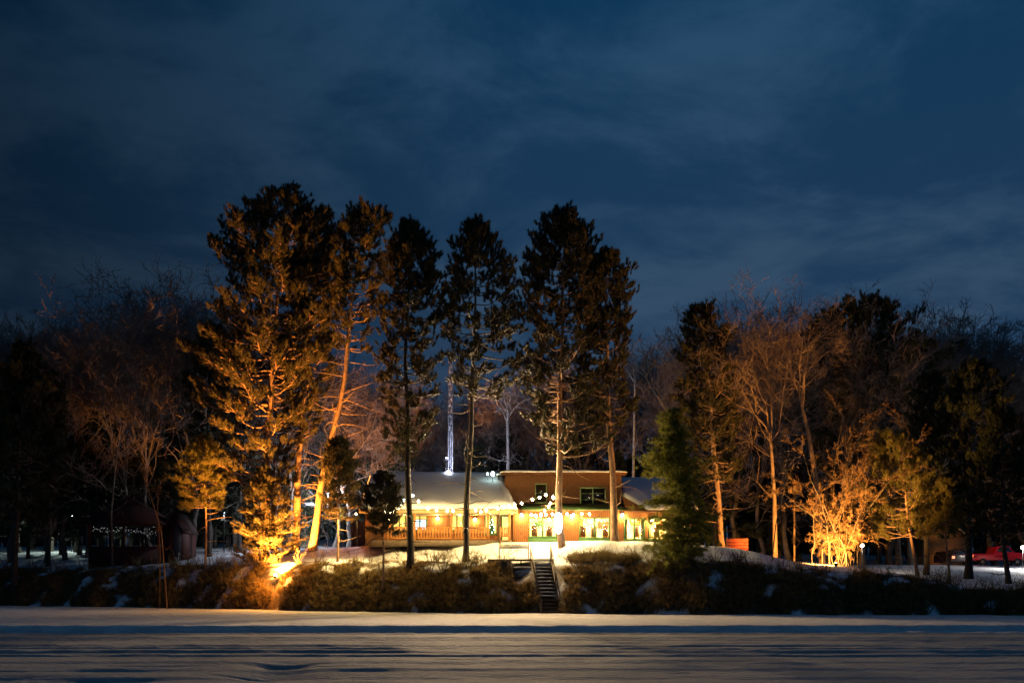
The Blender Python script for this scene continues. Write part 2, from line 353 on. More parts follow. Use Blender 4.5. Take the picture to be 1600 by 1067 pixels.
def lake(X, Y):
    z = .010 * fbm(X * .3, Y * 1.0, .6) + .02 * np.clip(fbm(X * .8, Y, 2.1) - .3, 0, 1) * np.clip((44 - Y) / 6, 0, 1) + .005 * fbm(X * .5, Y * 2, 2.6)
    t = shore(X) - Y
    z = z + .10 * np.clip((72 - Y) / 24, 0, 1) * np.clip((Y - 47) / .4, 0, 1)
    z = z + .05 * np.exp(-((t - 1.0) / 2.2) ** 2) * (1 + .8 * np.sin(X * .5) * .4)
    edge = 47.4 + .25 * fbm(X, X * 0, 1.9) + .004 * X + .5 * np.sin(X * .05)
    s = np.clip((Y - edge) / .35, 0, 1); z = z + (s * s * (3 - 2 * s)) * (.14 + .02 * fbm(X, Y, 3.1)) - .12 * np.exp(-((Y - edge + .6) / .6) ** 2) + .05 * np.exp(-((Y - edge - .7) / .5) ** 2)
    for (c, d, w) in TR:
        cc = c + .10 * np.sin(X * .05 + c) + .02 * fbm(X, X * 0, 1.3 + c * .01)
        d = d * .24
        z = z - d * np.exp(-((Y - cc) / (w * .5)) ** 2) + d * .9 * np.exp(-((Y - cc - w * .95) / (w * .42)) ** 2) * (1 + .5 * fbm(X, Y, 3.7))
    for (x, y, a, b, d) in FT:
        z = z - d * .4 * np.exp(-((X - x) / a) ** 2 - ((Y - y) / b) ** 2)
    # trodden hollow near the camera
    z = z - .22 * np.exp(-((X + 6.4) / .75) ** 2 - ((Y - 28.2) / 1.1) ** 2) - .18 * np.exp(-((X + 5.9) / .8) ** 2 - ((Y - 25.0) / 1.3) ** 2)
    return z
xl = np.concatenate([np.linspace(-400, -75, 12), np.linspace(-72, 62, 620), np.linspace(65, 400, 12)])
yl = np.concatenate([np.linspace(-60, 17, 12), np.linspace(18, 50, 330), np.linspace(50.3, 114, 140)])
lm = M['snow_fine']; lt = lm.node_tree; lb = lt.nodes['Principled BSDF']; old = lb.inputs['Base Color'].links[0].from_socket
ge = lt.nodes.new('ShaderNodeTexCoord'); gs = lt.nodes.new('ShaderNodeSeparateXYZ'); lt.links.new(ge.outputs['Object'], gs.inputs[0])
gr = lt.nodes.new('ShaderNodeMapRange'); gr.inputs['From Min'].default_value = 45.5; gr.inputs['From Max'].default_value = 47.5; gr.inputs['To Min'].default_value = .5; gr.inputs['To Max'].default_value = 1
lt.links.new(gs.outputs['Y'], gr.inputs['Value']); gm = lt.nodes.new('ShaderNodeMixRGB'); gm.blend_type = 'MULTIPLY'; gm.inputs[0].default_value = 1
lt.links.new(old, gm.inputs[1]); lt.links.new(gr.outputs[0], gm.inputs[2]); lt.links.new(gm.outputs[0], lb.inputs['Base Color'])   # near lake darkened in colour for the weaker light there; full tone toward shore
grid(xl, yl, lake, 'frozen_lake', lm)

# ------------------------------------------------------------------ foliage and trees
def basis(d):
    d = d / (np.linalg.norm(d, axis=1)[:, None] + 1e-9); ref = np.where(np.abs(d[:, 2:3]) > .9, np.array([[1., 0, 0]]), np.array([[0, 0, 1.]]))
    u = np.cross(d, ref); u /= np.linalg.norm(u, axis=1)[:, None]; v = np.cross(d, u); return u, v, d
def tuft_templates(rng, nv=5, nb=34, w=.045, spread=.75, droop=0):
    T = []
    for _ in range(nv):
        tri = []
        for b in range(nb):
            k = rng.uniform(-.35, .55); a = rng.uniform(0, 2 * math.pi); e = spread * rng.uniform(.55, 1.15) * (1 - .55 * max(0, k))
            d = np.array([math.cos(a) * math.sin(e), math.sin(a) * math.sin(e), math.cos(e)]); d[2] -= droop
            L = rng.uniform(.32, .5); p = np.array([rng.normal(0, .03), rng.normal(0, .03), k * .6]); s = np.cross(d, rng.normal(0, 1, 3)); s /= np.linalg.norm(s) + 1e-9
            tri += [p - s * w / 2, p + s * w / 2, p + d * L]
        T.append(np.array(tri))
    return np.array(T)
def place_tufts(C, D, Sc, T, rng):
    C = np.array(C); D = np.array(D, float); Sc = np.array(Sc); n = len(C); u, v, d = basis(D)
    rot = rng.uniform(0, 6.28, n); cu, su = np.cos(rot)[:, None], np.sin(rot)[:, None]; u, v = u * cu + v * su, v * cu - u * su
    t = T[rng.randint(0, len(T), n)] * Sc[:, None, None]
    V = C[:, None, :] + t[:, :, 0:1] * u[:, None, :] + t[:, :, 1:2] * v[:, None, :] + t[:, :, 2:3] * d[:, None, :]
    V = V.reshape(-1, 3); return V, np.arange(len(V)).reshape(-1, 3)
def seg_tubes(A, B, ra, rb, k=3):
    A = np.array(A); B = np.array(B); ra = np.array(ra); rb = np.array(rb); u, v, d = basis(B - A); n = len(A)
    a = np.arange(k) * 2 * math.pi / k
    ring = np.cos(a)[None, :, None] * u[:, None, :] + np.sin(a)[None, :, None] * v[:, None, :]
    V = np.concatenate([A[:, None, :] + ring * ra[:, None, None], B[:, None, :] + ring * rb[:, None, None]], 1).reshape(-1, 3)
    base = (np.arange(n) * 2 * k)[:, None]; F_ = []
    for j in range(k): F_.append(np.concatenate([base + j, base + (j + 1) % k, base + k + (j + 1) % k, base + k + j], 1))
    return V, np.concatenate(F_)
def crown_obj(name, V, Fc, m, parent):
    me = np_mesh(name, V - wloc(parent), [Fc]); me.materials.append(m); o = bpy.data.objects.new(name, me); COL.objects.link(o); o.parent = parent; return o
TT = tuft_templates(np.random.RandomState(3), 6, 54, .055, .72)
TY = tuft_templates(np.random.RandomState(4), 6, 30, .035, .7)
def pine(name, label, cat, Y, path, prof, r0, seed, size=.8, dens=1.0, bark='bark', needle='needle', group=None, dead=10, upturn=.5, whorl=.85, depth=1.0, inner=.38, wide=1.05):
    size *= .9 if size > .6 else 1
    """path: px,py points of the trunk from base to top; prof: (py, left px, right px) outline of the crown, top first"""
    rng = np.random.RandomState(seed)
    pts = [np.array(P(x, y, Y)) for x, y in path]; b = pts[0]; b[2] = min(b[2], gz(b[0], Y) - .0); pts[0] = b
    for i in range(1, len(pts)): pts[i][1] += rng.uniform(-.2, .2)
    # resample trunk
    pz = np.array([p[2] for p in pts]); n = max(10, int((pz[-1] - pz[0]) / 1.0)); zs = np.linspace(pz[0], pz[-1], n)
    tx = lambda z: np.interp(z, pz, [p[0] for p in pts]) ; ty = lambda z: np.interp(z, pz, [p[1] for p in pts])
    H = pz[-1] - pz[0]; trad = lambda z: np.maximum(.02, r0 * (1 - .88 * np.clip((z - pz[0]) / H, 0, 1) ** 1.1) + r0 * .45 * np.exp(-(z - pz[0]) / .5))
    root = thing(name, label, cat, tuple(b), group)
    tm = MB(); tp = [(tx(z) + (.05 * math.sin(z * .7 + seed) if 0 < i < n - 1 else 0), ty(z), z - (.25 if i == 0 else 0)) for i, z in enumerate(zs)]
    tm.tube(tp, [float(trad(z)) for z in zs], 10, True, .07, rng)
    pr = sorted([(Z_(py, Y), tx(Z_(py, Y)) - X_(l, Y), X_(r, Y) - tx(Z_(py, Y))) for py, l, r in prof])
    zz = [p[0] for p in pr]; RL = [p[1] * wide for p in pr]; RR = [p[2] * wide for p in pr]
    SA, SB, sa, sb = [], [], [], []; C, D, Sc = [], [], []
    z = zz[0]
    while z < zz[-1] - .15:
        nl = rng.randint(3, 6) + (1 if size > .55 and rng.rand() < .6 else 0); a0 = rng.uniform(0, 6.28); frac = (z - zz[0]) / (zz[-1] - zz[0])
        for k in range(nl):
            a = a0 + k * 6.28 / nl + rng.uniform(-.3, .3); ca = math.cos(a)
            rise = upturn * (0.1 + .9 * frac)
            R0 = np.interp(z, zz, RR) if ca > 0 else np.interp(z, zz, RL); other = (np.interp(z, zz, RR) + np.interp(z, zz, RL)) / 2
            L = abs(ca) * R0 + (1 - abs(ca)) * other * depth; L *= rng.uniform(.5, 1.12) if frac < .8 else rng.uniform(.75, 1.08)
            if L < .25: L = .25
            el = rng.uniform(-.2, .2) + rise * .9 * (.4 + .6 * frac)
            st = np.array([float(tx(z)), float(ty(z)), z - L * math.tan(min(el, 1.1)) * .45]); 
            st[2] = max(st[2], pz[0] + .3)
            d = np.array([ca, math.sin(a) , math.tan(min(el, 1.1))]); m = 5; P_ = [st]; side = rng.uniform(-.25, .25)
            for j in range(1, m + 1):
                t = j / m; q = st + np.array([ca * L * t - math.sin(a) * side * L * t * t, math.sin(a) * L * t + ca * side * L * t * t, L * t * d[2] * .8 - .10 * L * math.sin(t * 3) + .22 * L * t ** 3 * upturn])
                q += rng.normal(0, .03 * L ** .5, 3); P_.append(q)
            rb = min(float(trad(z)) * .55, .02 + .016 * L)
            for j in range(m):
                SA.append(P_[j]); SB.append(P_[j + 1]); sa.append(rb * (1 - j / m * .8)); sb.append(rb * (1 - (j + 1) / m * .8))
            # foliage on side shoots
            ns = max(3, int(round((L * 3.0 + 1.2 + 1.2 * frac) * dens / size * .8 * (.62 + .75 * frac if size > .55 else 1)))); inn = inner + (.26 * (1 - frac) if size > .55 else 0)
            for q in range(ns):
                t = inn + (1.02 - inn) * (q + rng.uniform(0, 1)) / ns; t = min(t, 1.0); i = min(m - 1, int(t * m)); p = P_[i] + (P_[i + 1] - P_[i]) * (t * m - i)
                out = P_[-1] - P_[-2]; out /= np.linalg.norm(out) + 1e-9
                lat = rng.normal(0, 1, 3); lat -= lat.dot(out) * out; lat /= np.linalg.norm(lat) + 1e-9; lat[2] *= .22
                sl = rng.uniform(.2, .75) * min(1.8, .35 + .34 * L) * (1.15 - t * .6); e = p + lat * sl + out * sl * .6
                if sl > .3: SA.append(p); SB.append(e); sa.append(rb * .3); sb.append(rb * .15)
                for _ in range(rng.randint(2, 4) if size > .55 else rng.randint(3, 6)):
                    dd = out * (.7 - .4 * frac) + np.array([0, 0, upturn * (1.2 + 1.2 * frac)]) + lat * .5 + rng.normal(0, .35, 3)
                    C.append(e + rng.normal(0, .17 * size, 3) + out * rng.uniform(-.3, .3) * size); D.append(dd); Sc.append(size * rng.uniform(.7, 1.2))
        z += whorl * rng.uniform(.7, 1.25) * (1 - .35 * frac)
    top = np.array([float(tx(zz[-1])), float(ty(zz[-1])), zz[-1] - .5 * size])
    for _ in range(int(12 * dens)): C.append(top + rng.normal(0, .22 * size, 3) * (1, 1, 1.3)); D.append(rng.normal(0, .3, 3) + (0, 0, 1.5)); Sc.append(size)
    for _ in range(int(dead * 1.6)):   # dead sticks on the bare part of the trunk
        z = rng.uniform(pz[0] + .25 * (zz[0] - pz[0]), zz[0] + .35 * (zz[-1] - zz[0])); a = rng.uniform(0, 6.28); L = rng.uniform(.7, 2.6)
        st = np.array([float(tx(z)), float(ty(z)), z]); q = st; dd = np.array([math.cos(a), math.sin(a), rng.uniform(-.3, .35)])
        for j in range(3):
            q2 = q + dd * L / 3; SA.append(q); SB.append(q2); sa.append(.045 * (1 - j / 3.5)); sb.append(.045 * (1 - (j + 1) / 3.5)); q = q2; dd = dd + rng.normal(0, .3, 3)
    V, q = seg_tubes(SA, SB, sa, sb, 4); tm.add(V, [q]); tm.obj('trunk', M[bark], root, True)
    V, t = place_tufts(C, D, Sc, TY if size < .6 else TT, rng); crown_obj('crown', V, t, M[needle], root)
    return root
def branch_sys(rng, p, d, L, r, lev, maxlev, out, up=.08, ang=.75, nchild=(4, 6), wig=.16, ratio=.6):
    n = 5 if lev < 2 else 4 if lev < 3 else 3
    q = p.copy(); dd = d / np.linalg.norm(d); rc_ = r
    kids_at = []
    for i in range(n):
        dd = dd + rng.normal(0, wig, 3) * (1 + .3 * lev); dd[2] += up; dd /= np.linalg.norm(dd)
        q2 = q + dd * L / n; r2 = r * (1 - (i + 1) / n * (.72 if lev else .6)); out.append((q, q2, rc_, r2, lev)); q = q2; rc_ = r2
        if (i >= ((0 if up == .04 else 1) if lev else 2)) : kids_at.append((q.copy(), dd.copy(), r2))
    if lev >= maxlev: return
    nc = rng.randint(nchild[0], nchild[1] + 1)
    for c in range(nc):
        kp, kd, kr = kids_at[min(len(kids_at) - 1, int(c / nc * len(kids_at) + rng.uniform(0, .8)))]
        s = rng.normal(0, 1, 3); s -= s.dot(kd) * kd; s /= np.linalg.norm(s) + 1e-9; a = ang * rng.uniform(.6, 1.25)
        branch_sys(rng, kp, kd * math.cos(a) + s * math.sin(a), L * ratio * rng.uniform(.7, 1.15), max(kr * .72, .006), lev + 1, maxlev, out, up, ang, nchild, wig, ratio)
def bare_meshes(seed, H=20, trunk=.38, r0=.22, maxlev=5, path=None, up=.06, ang=.72, nchild=(4, 6), twr=1.0, nfork=5, ratio=.62, cr=.5, wig=.15):
    """returns (trunk data, twig data) in local coordinates; the tree stands at the origin"""
    rng = np.random.RandomState(seed); out = []
    if path is None:
        pts = [np.array((0, 0, -.3))]; n = 6; q = np.array((0., 0, 0)); 
        for i in range(n): q = q + np.array((rng.normal(0, .025 * H / n * 3), rng.normal(0, .025 * H / n * 3), H * trunk / n)); pts.append(q.copy())
    else: pts = [np.array(p, float) for p in path]
    n = len(pts) - 1
    for i in range(n):
        f = lambda k: r0 * (1 - .42 * k / n) + (r0 * .3 if k == 0 else 0); out.append((pts[i], pts[i + 1], f(i), f(i + 1), 0))
    tip = pts[-1]; d0 = pts[-1] - pts[-2]; d0 /= np.linalg.norm(d0); Lc = H - tip[2]
    for k in range(nfork):
        a = k * 6.28 / nfork + rng.uniform(-.5, .5); tilt = rng.uniform(.15, .65) if k else .08
        d = np.array([math.cos(a) * math.sin(tilt), math.sin(a) * math.sin(tilt), math.cos(tilt)]) + d0 * .3
        branch_sys(rng, tip.copy(), d, Lc * cr * rng.uniform(1.0, 1.35), r0 * rng.uniform(.3, .52), 1, maxlev, out, up, ang, nchild, wig, ratio)
    for k in range(3):   # a few lower limbs
        i = rng.randint(max(1, n // 2), n); a = rng.uniform(0, 6.28)
        branch_sys(rng, pts[i].copy(), np.array([math.cos(a), math.sin(a), rng.uniform(.1, .7)]), Lc * .4, r0 * .22, 2, maxlev, out, up, ang, nchild, wig, ratio)
    big = [o for o in out if o[4] <= 2]; small = [o for o in out if o[4] > 2]
    d1 = seg_tubes([o[0] for o in big], [o[1] for o in big], [o[2] for o in big], [o[3] for o in big], 6)
    d2 = seg_tubes([o[0] for o in small], [o[1] for o in small], [max(o[2], .011) * twr for o in small], [max(o[3], .008) * twr for o in small], 3)
    return d1, d2, out
def bare_tree(name, label, cat, base, data, m1, m2, group=None, leaves=None, seed=0):
    root = thing(name, label, cat, base, group)
    for nm, (V, q), m in (('trunk', data[0], m1), ('crown', data[1], m2)):
        me = np_mesh(nm, V, [q]); me.materials.append(M[m]); o = bpy.data.objects.new(nm, me); COL.objects.link(o); o.parent = root
    return root

# ---- big pines (red pines) on the bank
BIG = "tall red pines on the bank"
pine('pine_tree', "huge wide-crowned pine lit amber from below, tallest tree of all", 'pine tree', 89.5,
     [(414, 890), (418, 720), (428, 520), (447, 305)], [(295, 444, 456), (325, 405, 482), (365, 358, 510), (405, 336, 526), (450, 340, 520), (520, 318, 515), (600, 292, 505), (655, 280, 480), (705, 318, 462), (752, 350, 452)], .36, 1, .80, 1.15, dead=44, group=BIG)
pine('pine_tree', "pine with straight orange-lit trunk just left of the leaning pine", 'pine tree', 92,
     [(461, 862), (467, 720), (482, 550), (497, 335)], [(328, 488, 508), (370, 455, 540), (430, 445, 545), (520, 430, 530), (610, 430, 515), (672, 432, 505)], .36, 2, .80, .9, dead=36, group=BIG)
pine('pine_tree', "leaning pine whose crooked trunk slants up to the right, amber on one side", 'pine tree', 87,
     [(487, 864), (501, 765), (520, 675), (541, 590), (546, 490), (561, 400), (573, 330)], [(323, 565, 583), (345, 532, 608), (390, 522, 612), (440, 520, 604), (500, 520, 592), (545, 530, 580)], .33, 3, .80, 1.0, dead=34, group=BIG)
pine('pine_tree', "pine with black bare trunk in front of the left half of the snowy roof", 'pine tree', 76,
     [(641, 897), (637, 700), (634, 560), (640, 360)], [(352, 632, 648), (385, 612, 668), (430, 597, 688), (500, 588, 700), (560, 592, 692), (600, 592, 684), (640, 602, 672), (700, 612, 664)], .27, 4, .80, .95, dead=26, group=BIG, bark='bark_dark')  # shade on the front of this trunk is put into darker bark
pine('pine_tree', "pine with rim-lit trunk crossing the snowy roof, a black ball on it", 'pine tree', 76,
     [(726, 899), (732, 740), (740, 560), (745, 355)], [(349, 739, 752), (375, 716, 768), (410, 702, 798), (450, 696, 838), (520, 694, 850), (565, 705, 842), (615, 715, 800)], .26, 5, .80, .95, dead=26, group=BIG, bark='bark_grey')  # greyer bark carries the unlit middle of the trunk in its colour
pine('pine_tree', "pine behind the glowing white lantern, top of its crown shaped like a cone", 'pine tree', 78,
     [(880, 878), (873, 780), (876, 600), (883, 335)], [(328, 877, 890), (350, 854, 908), (385, 834, 930), (430, 822, 950), (500, 802, 948), (580, 798, 935), (650, 830, 950), (705, 850, 955)], .30, 6, .80, 1.15, dead=22, group=BIG)
pine('pine_tree', "pine with gold-lit trunk standing against the right-hand end of the lodge", 'pine tree', 79.3,
     [(962, 853), (955, 720), (949, 600), (946, 405)], [(398, 938, 954), (422, 915, 990), (455, 915, 998), (500, 905, 985), (560, 895, 985), (620, 905, 992), (660, 925, 985)], .30, 7, .80, 1.05, dead=12, group=BIG)
pine('pine_tree', "pine with pointed dark crown rising behind the green cedar", 'pine tree', 84,
     [(1128, 862), (1116, 700), (1108, 600), (1097, 482)], [(475, 1091, 1103), (510, 1072, 1130), (560, 1062, 1145), (630, 1056, 1150), (700, 1068, 1158), (750, 1085, 1150)], .27, 8, .75, 1.1, dead=20, group=BIG)
# ---- dark pines at the sides
DK = "dark pines at the edges of the wood"
pine('pine_tree', "dark pine with one limb reaching out to the side above the bare trees", 'pine tree', 100,
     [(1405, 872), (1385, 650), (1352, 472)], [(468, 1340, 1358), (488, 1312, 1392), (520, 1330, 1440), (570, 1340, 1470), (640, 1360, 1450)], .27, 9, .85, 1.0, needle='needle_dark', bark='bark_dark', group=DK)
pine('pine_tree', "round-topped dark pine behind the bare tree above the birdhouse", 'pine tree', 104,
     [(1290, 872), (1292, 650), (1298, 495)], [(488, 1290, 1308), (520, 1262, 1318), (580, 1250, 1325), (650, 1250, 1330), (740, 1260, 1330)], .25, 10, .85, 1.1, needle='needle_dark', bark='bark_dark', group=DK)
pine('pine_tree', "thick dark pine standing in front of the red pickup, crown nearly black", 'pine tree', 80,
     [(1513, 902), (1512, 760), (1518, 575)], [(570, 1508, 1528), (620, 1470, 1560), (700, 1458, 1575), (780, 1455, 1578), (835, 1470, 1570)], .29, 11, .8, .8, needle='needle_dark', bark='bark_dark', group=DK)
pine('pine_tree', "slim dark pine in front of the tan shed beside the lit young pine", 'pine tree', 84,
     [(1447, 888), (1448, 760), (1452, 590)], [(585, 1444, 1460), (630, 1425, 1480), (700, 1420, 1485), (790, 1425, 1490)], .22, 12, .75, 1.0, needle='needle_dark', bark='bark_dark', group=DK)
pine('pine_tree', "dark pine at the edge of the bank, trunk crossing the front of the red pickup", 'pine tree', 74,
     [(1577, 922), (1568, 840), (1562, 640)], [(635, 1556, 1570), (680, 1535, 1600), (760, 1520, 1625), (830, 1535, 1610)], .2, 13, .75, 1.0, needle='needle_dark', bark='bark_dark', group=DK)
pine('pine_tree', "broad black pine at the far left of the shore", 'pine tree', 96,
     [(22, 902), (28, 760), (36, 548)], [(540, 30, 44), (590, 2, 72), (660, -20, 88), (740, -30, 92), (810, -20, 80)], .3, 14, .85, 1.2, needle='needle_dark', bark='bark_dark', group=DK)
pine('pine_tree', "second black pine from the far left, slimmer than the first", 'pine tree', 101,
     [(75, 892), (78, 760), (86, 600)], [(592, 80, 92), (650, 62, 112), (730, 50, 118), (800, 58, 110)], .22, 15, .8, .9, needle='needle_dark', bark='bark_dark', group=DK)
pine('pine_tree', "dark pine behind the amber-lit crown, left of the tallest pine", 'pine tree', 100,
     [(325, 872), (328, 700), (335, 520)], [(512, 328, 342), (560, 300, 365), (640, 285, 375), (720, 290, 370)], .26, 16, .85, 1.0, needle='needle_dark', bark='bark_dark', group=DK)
# ---- young pines
YG = "young pines on the bank"
pine('young_pine', "young pine glowing yellow right above the amber floodlight", 'young pine', 87.6,
     [(411, 900), (414, 840), (416, 752)], [(728, 408, 424), (765, 390, 450), (800, 376, 466), (840, 370, 480), (880, 374, 480), (898, 392, 462)], .12, 21, .50, 1.0, needle='needle', group=YG, dead=4, upturn=.15, whorl=.42, inner=.12)
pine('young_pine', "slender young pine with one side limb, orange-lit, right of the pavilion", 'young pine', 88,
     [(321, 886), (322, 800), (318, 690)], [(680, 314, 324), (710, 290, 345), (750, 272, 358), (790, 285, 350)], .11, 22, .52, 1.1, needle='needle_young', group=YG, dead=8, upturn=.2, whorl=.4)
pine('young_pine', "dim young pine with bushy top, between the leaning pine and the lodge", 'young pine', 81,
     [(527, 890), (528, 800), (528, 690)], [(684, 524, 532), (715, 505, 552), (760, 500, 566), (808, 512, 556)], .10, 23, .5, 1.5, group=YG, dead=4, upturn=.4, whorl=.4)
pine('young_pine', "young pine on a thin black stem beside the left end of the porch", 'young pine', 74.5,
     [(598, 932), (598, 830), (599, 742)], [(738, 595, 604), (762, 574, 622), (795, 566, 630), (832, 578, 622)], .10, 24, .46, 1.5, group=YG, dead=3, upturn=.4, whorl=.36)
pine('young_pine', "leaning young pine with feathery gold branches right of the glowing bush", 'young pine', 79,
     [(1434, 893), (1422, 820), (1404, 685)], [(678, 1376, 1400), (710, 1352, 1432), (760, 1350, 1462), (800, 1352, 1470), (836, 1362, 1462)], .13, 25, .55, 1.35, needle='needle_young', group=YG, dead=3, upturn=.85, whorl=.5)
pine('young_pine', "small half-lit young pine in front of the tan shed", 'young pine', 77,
     [(1484, 905), (1478, 840), (1474, 760)], [(752, 1470, 1480), (780, 1456, 1498), (830, 1452, 1506)], .10, 26, .5, 1.0, needle='needle_young', group=YG, dead=3, upturn=.6, whorl=.45)

# ---- cedar
def cedar(label, Y, path, prof, seed):
    rng = np.random.RandomState(seed); b = P(*path[0], Y); b = (b[0], b[1], gz(b[0], Y)); root = thing('cedar_tree', label, 'cedar tree', b)
    pts = [np.array(P(x, y, Y)) for x, y in path]; pts[0][2] = b[2] - .2; pz = [p[2] for p in pts]
    tm = MB().tube(pts, [.14 * (1 - .85 * i / (len(pts) - 1)) for i in range(len(pts))], 9)
    pr = sorted([(Z_(py, Y), l, r) for py, l, r in prof]); zz = [p[0] for p in pr]
    SA, SB, sa, sb, C, D, Sc = [], [], [], [], [], [], []
    T = tuft_templates(rng, 6, 40, .055, 1.15, .15); z = zz[0]
    while z < zz[-1]:
        for k in range(6):
            a = rng.uniform(0, 6.28); cx = float(np.interp(z, pz, [p[0] for p in pts])); l = cx - X_(np.interp(z, zz, [p[1] for p in pr]), Y); r = X_(np.interp(z, zz, [p[2] for p in pr]), Y) - cx
            ca = math.cos(a); L = (abs(ca) * (r if ca > 0 else l) + (1 - abs(ca)) * (l + r) / 2) * rng.uniform(.35, 1.2) * (1 + .25 * math.sin(z * 1.9)); L = max(L, .2); st = np.array([cx, Y, z - .1 * L]); q = st
            for j in range(4):
                t = (j + 1) / 4; q2 = st + np.array([ca * L * t, math.sin(a) * L * t, .25 * L * t - .45 * L * t * t + .15 * L * t ** 3]); SA.append(q); SB.append(q2); sa.append(.03 * (1 - j / 5)); sb.append(.03 * (1 - (j + 1) / 5)); q = q2
                for _ in range(int(2 + L * 1.25)):
                    lat = rng.normal(0, .16 + .16 * L * (1 - t * .5), 3) * (1, 1, .4); C.append(q2 + lat + (q - q2) * rng.rand()); D.append((ca * .8 + lat[0], math.sin(a) * .8 + lat[1], rng.uniform(-.15, .5))); Sc.append(rng.uniform(.45, .8))
        z += rng.uniform(.22, .36)
    V, q = seg_tubes(SA, SB, sa, sb, 3); tm.add(V, [q]); tm.obj('trunk', M['bark_grey'], root, True)
    V, t = place_tufts(C, D, Sc, T, rng); crown_obj('crown', V, t, M['cedar'], root)
cedar("bushy green cedar hiding the right end of the lodge", 72.5, [(1068, 932), (1062, 800), (1052, 640)], [(636, 1048, 1057), (680, 1022, 1080), (740, 1012, 1092), (800, 1010, 1106), (860, 1008, 1122), (915, 1016, 1124)], 31)

# ---- individual bare trees
def px_path(pts, Y, base):
    return [np.array(P(x, y, Y)) - np.array(base) for x, y in pts]
def hero_bare(name, label, cat, Y, pts, topy, r0, seed, m1, m2, **k):
    b = P(*pts[0], Y); b = (b[0], Y, min(b[2], gz(b[0], Y))); path = px_path(pts, Y, b); path[0][2] = -.3
    rr = np.random.RandomState(seed)
    data = bare_meshes(seed, H=Z_(topy, Y) - b[2], r0=r0, path=path, **k); return bare_tree(name, label, cat, b, data, m1, m2)
hero_bare('bare_tree', "forked leafless tree left of the birdhouse, limbs lit copper", 'bare tree', 84, [(1211, 866), (1210, 780), (1206, 715), (1204, 690)], 482, .19, 41, 'bark_brown', 'bark_brown', maxlev=5, twr=1.2, nchild=(3, 5))
hero_bare('bare_tree', "crooked leafless tree rising above the glowing bush, copper limbs", 'bare tree', 88, [(1285, 872), (1276, 760), (1264, 680), (1254, 640)], 474, .24, 42, 'bark_brown', 'bark_brown', maxlev=5, twr=1.2, nchild=(4, 5), ang=.8)
hero_bare('bare_tree', "pale leafless tree lit white behind the lodge's dark roof vent", 'bare tree', 99, [(792, 800), (794, 720), (793, 660)], 585, .22, 43, 'bark_pale', 'bark_pale', maxlev=4, nchild=(3, 5), ang=.95, up=.02)
hero_bare('bare_tree', "thin pale straight trunk standing behind the right end of the lodge", 'bare tree', 97, [(988, 800), (990, 700), (992, 600)], 560, .14, 44, 'bark_pale', 'twig', maxlev=4, nchild=(2, 4))
hero_bare('bare_sapling', "thin forked leafless sapling in front of the dark pavilion", 'sapling', 84, [(262, 938), (256, 880), (252, 830), (240, 790), (230, 760)], 712, .055, 45, 'twig_lit', 'twig_lit', maxlev=3, nchild=(2, 3), nfork=3)
hero_bare('bare_sapling', "second thin sapling standing close right of the pavilion sapling", 'sapling', 86, [(249, 925), (250, 860), (246, 790)], 735, .04, 46, 'twig_lit', 'twig', maxlev=3, nchild=(2, 3), nfork=3)
hero_bare('bare_sapling', "thin leafless sapling on the bank below the red fence panel", 'sapling', 73, [(1199, 926), (1206, 880), (1212, 820), (1226, 760)], 700, .05, 47, 'bark_grey', 'twig', maxlev=3, nchild=(2, 3), nfork=3)
hero_bare('bare_sapling', "crooked pale sapling leaning over the dark left shore", 'sapling', 95, [(176, 890), (174, 800), (183, 700), (196, 650)], 600, .08, 48, 'bark_grey', 'twig', maxlev=4, nchild=(2, 3), nfork=3)
hero_bare('bare_tree', "leafless tree with spreading limbs seen through the gap above the cedar", 'bare tree', 95, [(1062, 860), (1055, 740), (1040, 640), (1010, 590)], 520, .18, 49, 'bark_grey', 'twig', maxlev=4, nchild=(3, 5))

# multi-stem glowing bush
def big_bush():
    Y = 78.5; b = P(1308, 893, Y); b = (b[0], Y, gz(b[0], Y)); root = thing('leafless_bush', "dense leafless bush glowing gold above the second floodlight", 'bush', b)
    rng = np.random.RandomState(51); out = []
    for k in range(24):
        a = k * 2.39 + rng.uniform(-.2, .2); tilt = rng.uniform(.01, .12); L = rng.uniform(6.5, 11.5) if k < 12 else rng.uniform(2.5, 6)
        branch_sys(rng, np.array((rng.normal(0, .75), rng.normal(0, .5), -.1)), np.array((math.cos(a) * math.sin(tilt), math.sin(a) * math.sin(tilt), 1.)), L, rng.uniform(.025, .05), 1, 4, out, .04, .62, (8, 10), .16, .25)
    big = [o for o in out if o[4] <= 1]; sm = [o for o in out if o[4] > 1]
    V, q = seg_tubes([o[0] for o in big], [o[1] for o in big], [o[2] for o in big], [o[3] for o in big], 6); MB().add(V + np.array(b), [q]).obj('trunk', M['bark_grey'], root)
    V, q = seg_tubes([o[0] for o in sm], [o[1] for o in sm], [max(o[2], .013) for o in sm], [max(o[3], .009) for o in sm], 3)
    ends = np.array([o[1] for o in sm if o[4] >= 4]); ends = ends[rng.rand(len(ends)) < .12]
    mb = MB().add(V + np.array(b), [q]); T = tuft_templates(rng, 4, 4, .05, 1.2)
    V, t = place_tufts(ends + np.array(b), rng.normal(0, 1, (len(ends), 3)), np.full(len(ends), .34), T, rng); mb.add(V, [t]); mb.obj('crown', M['twig_lit'], root)
big_bush()

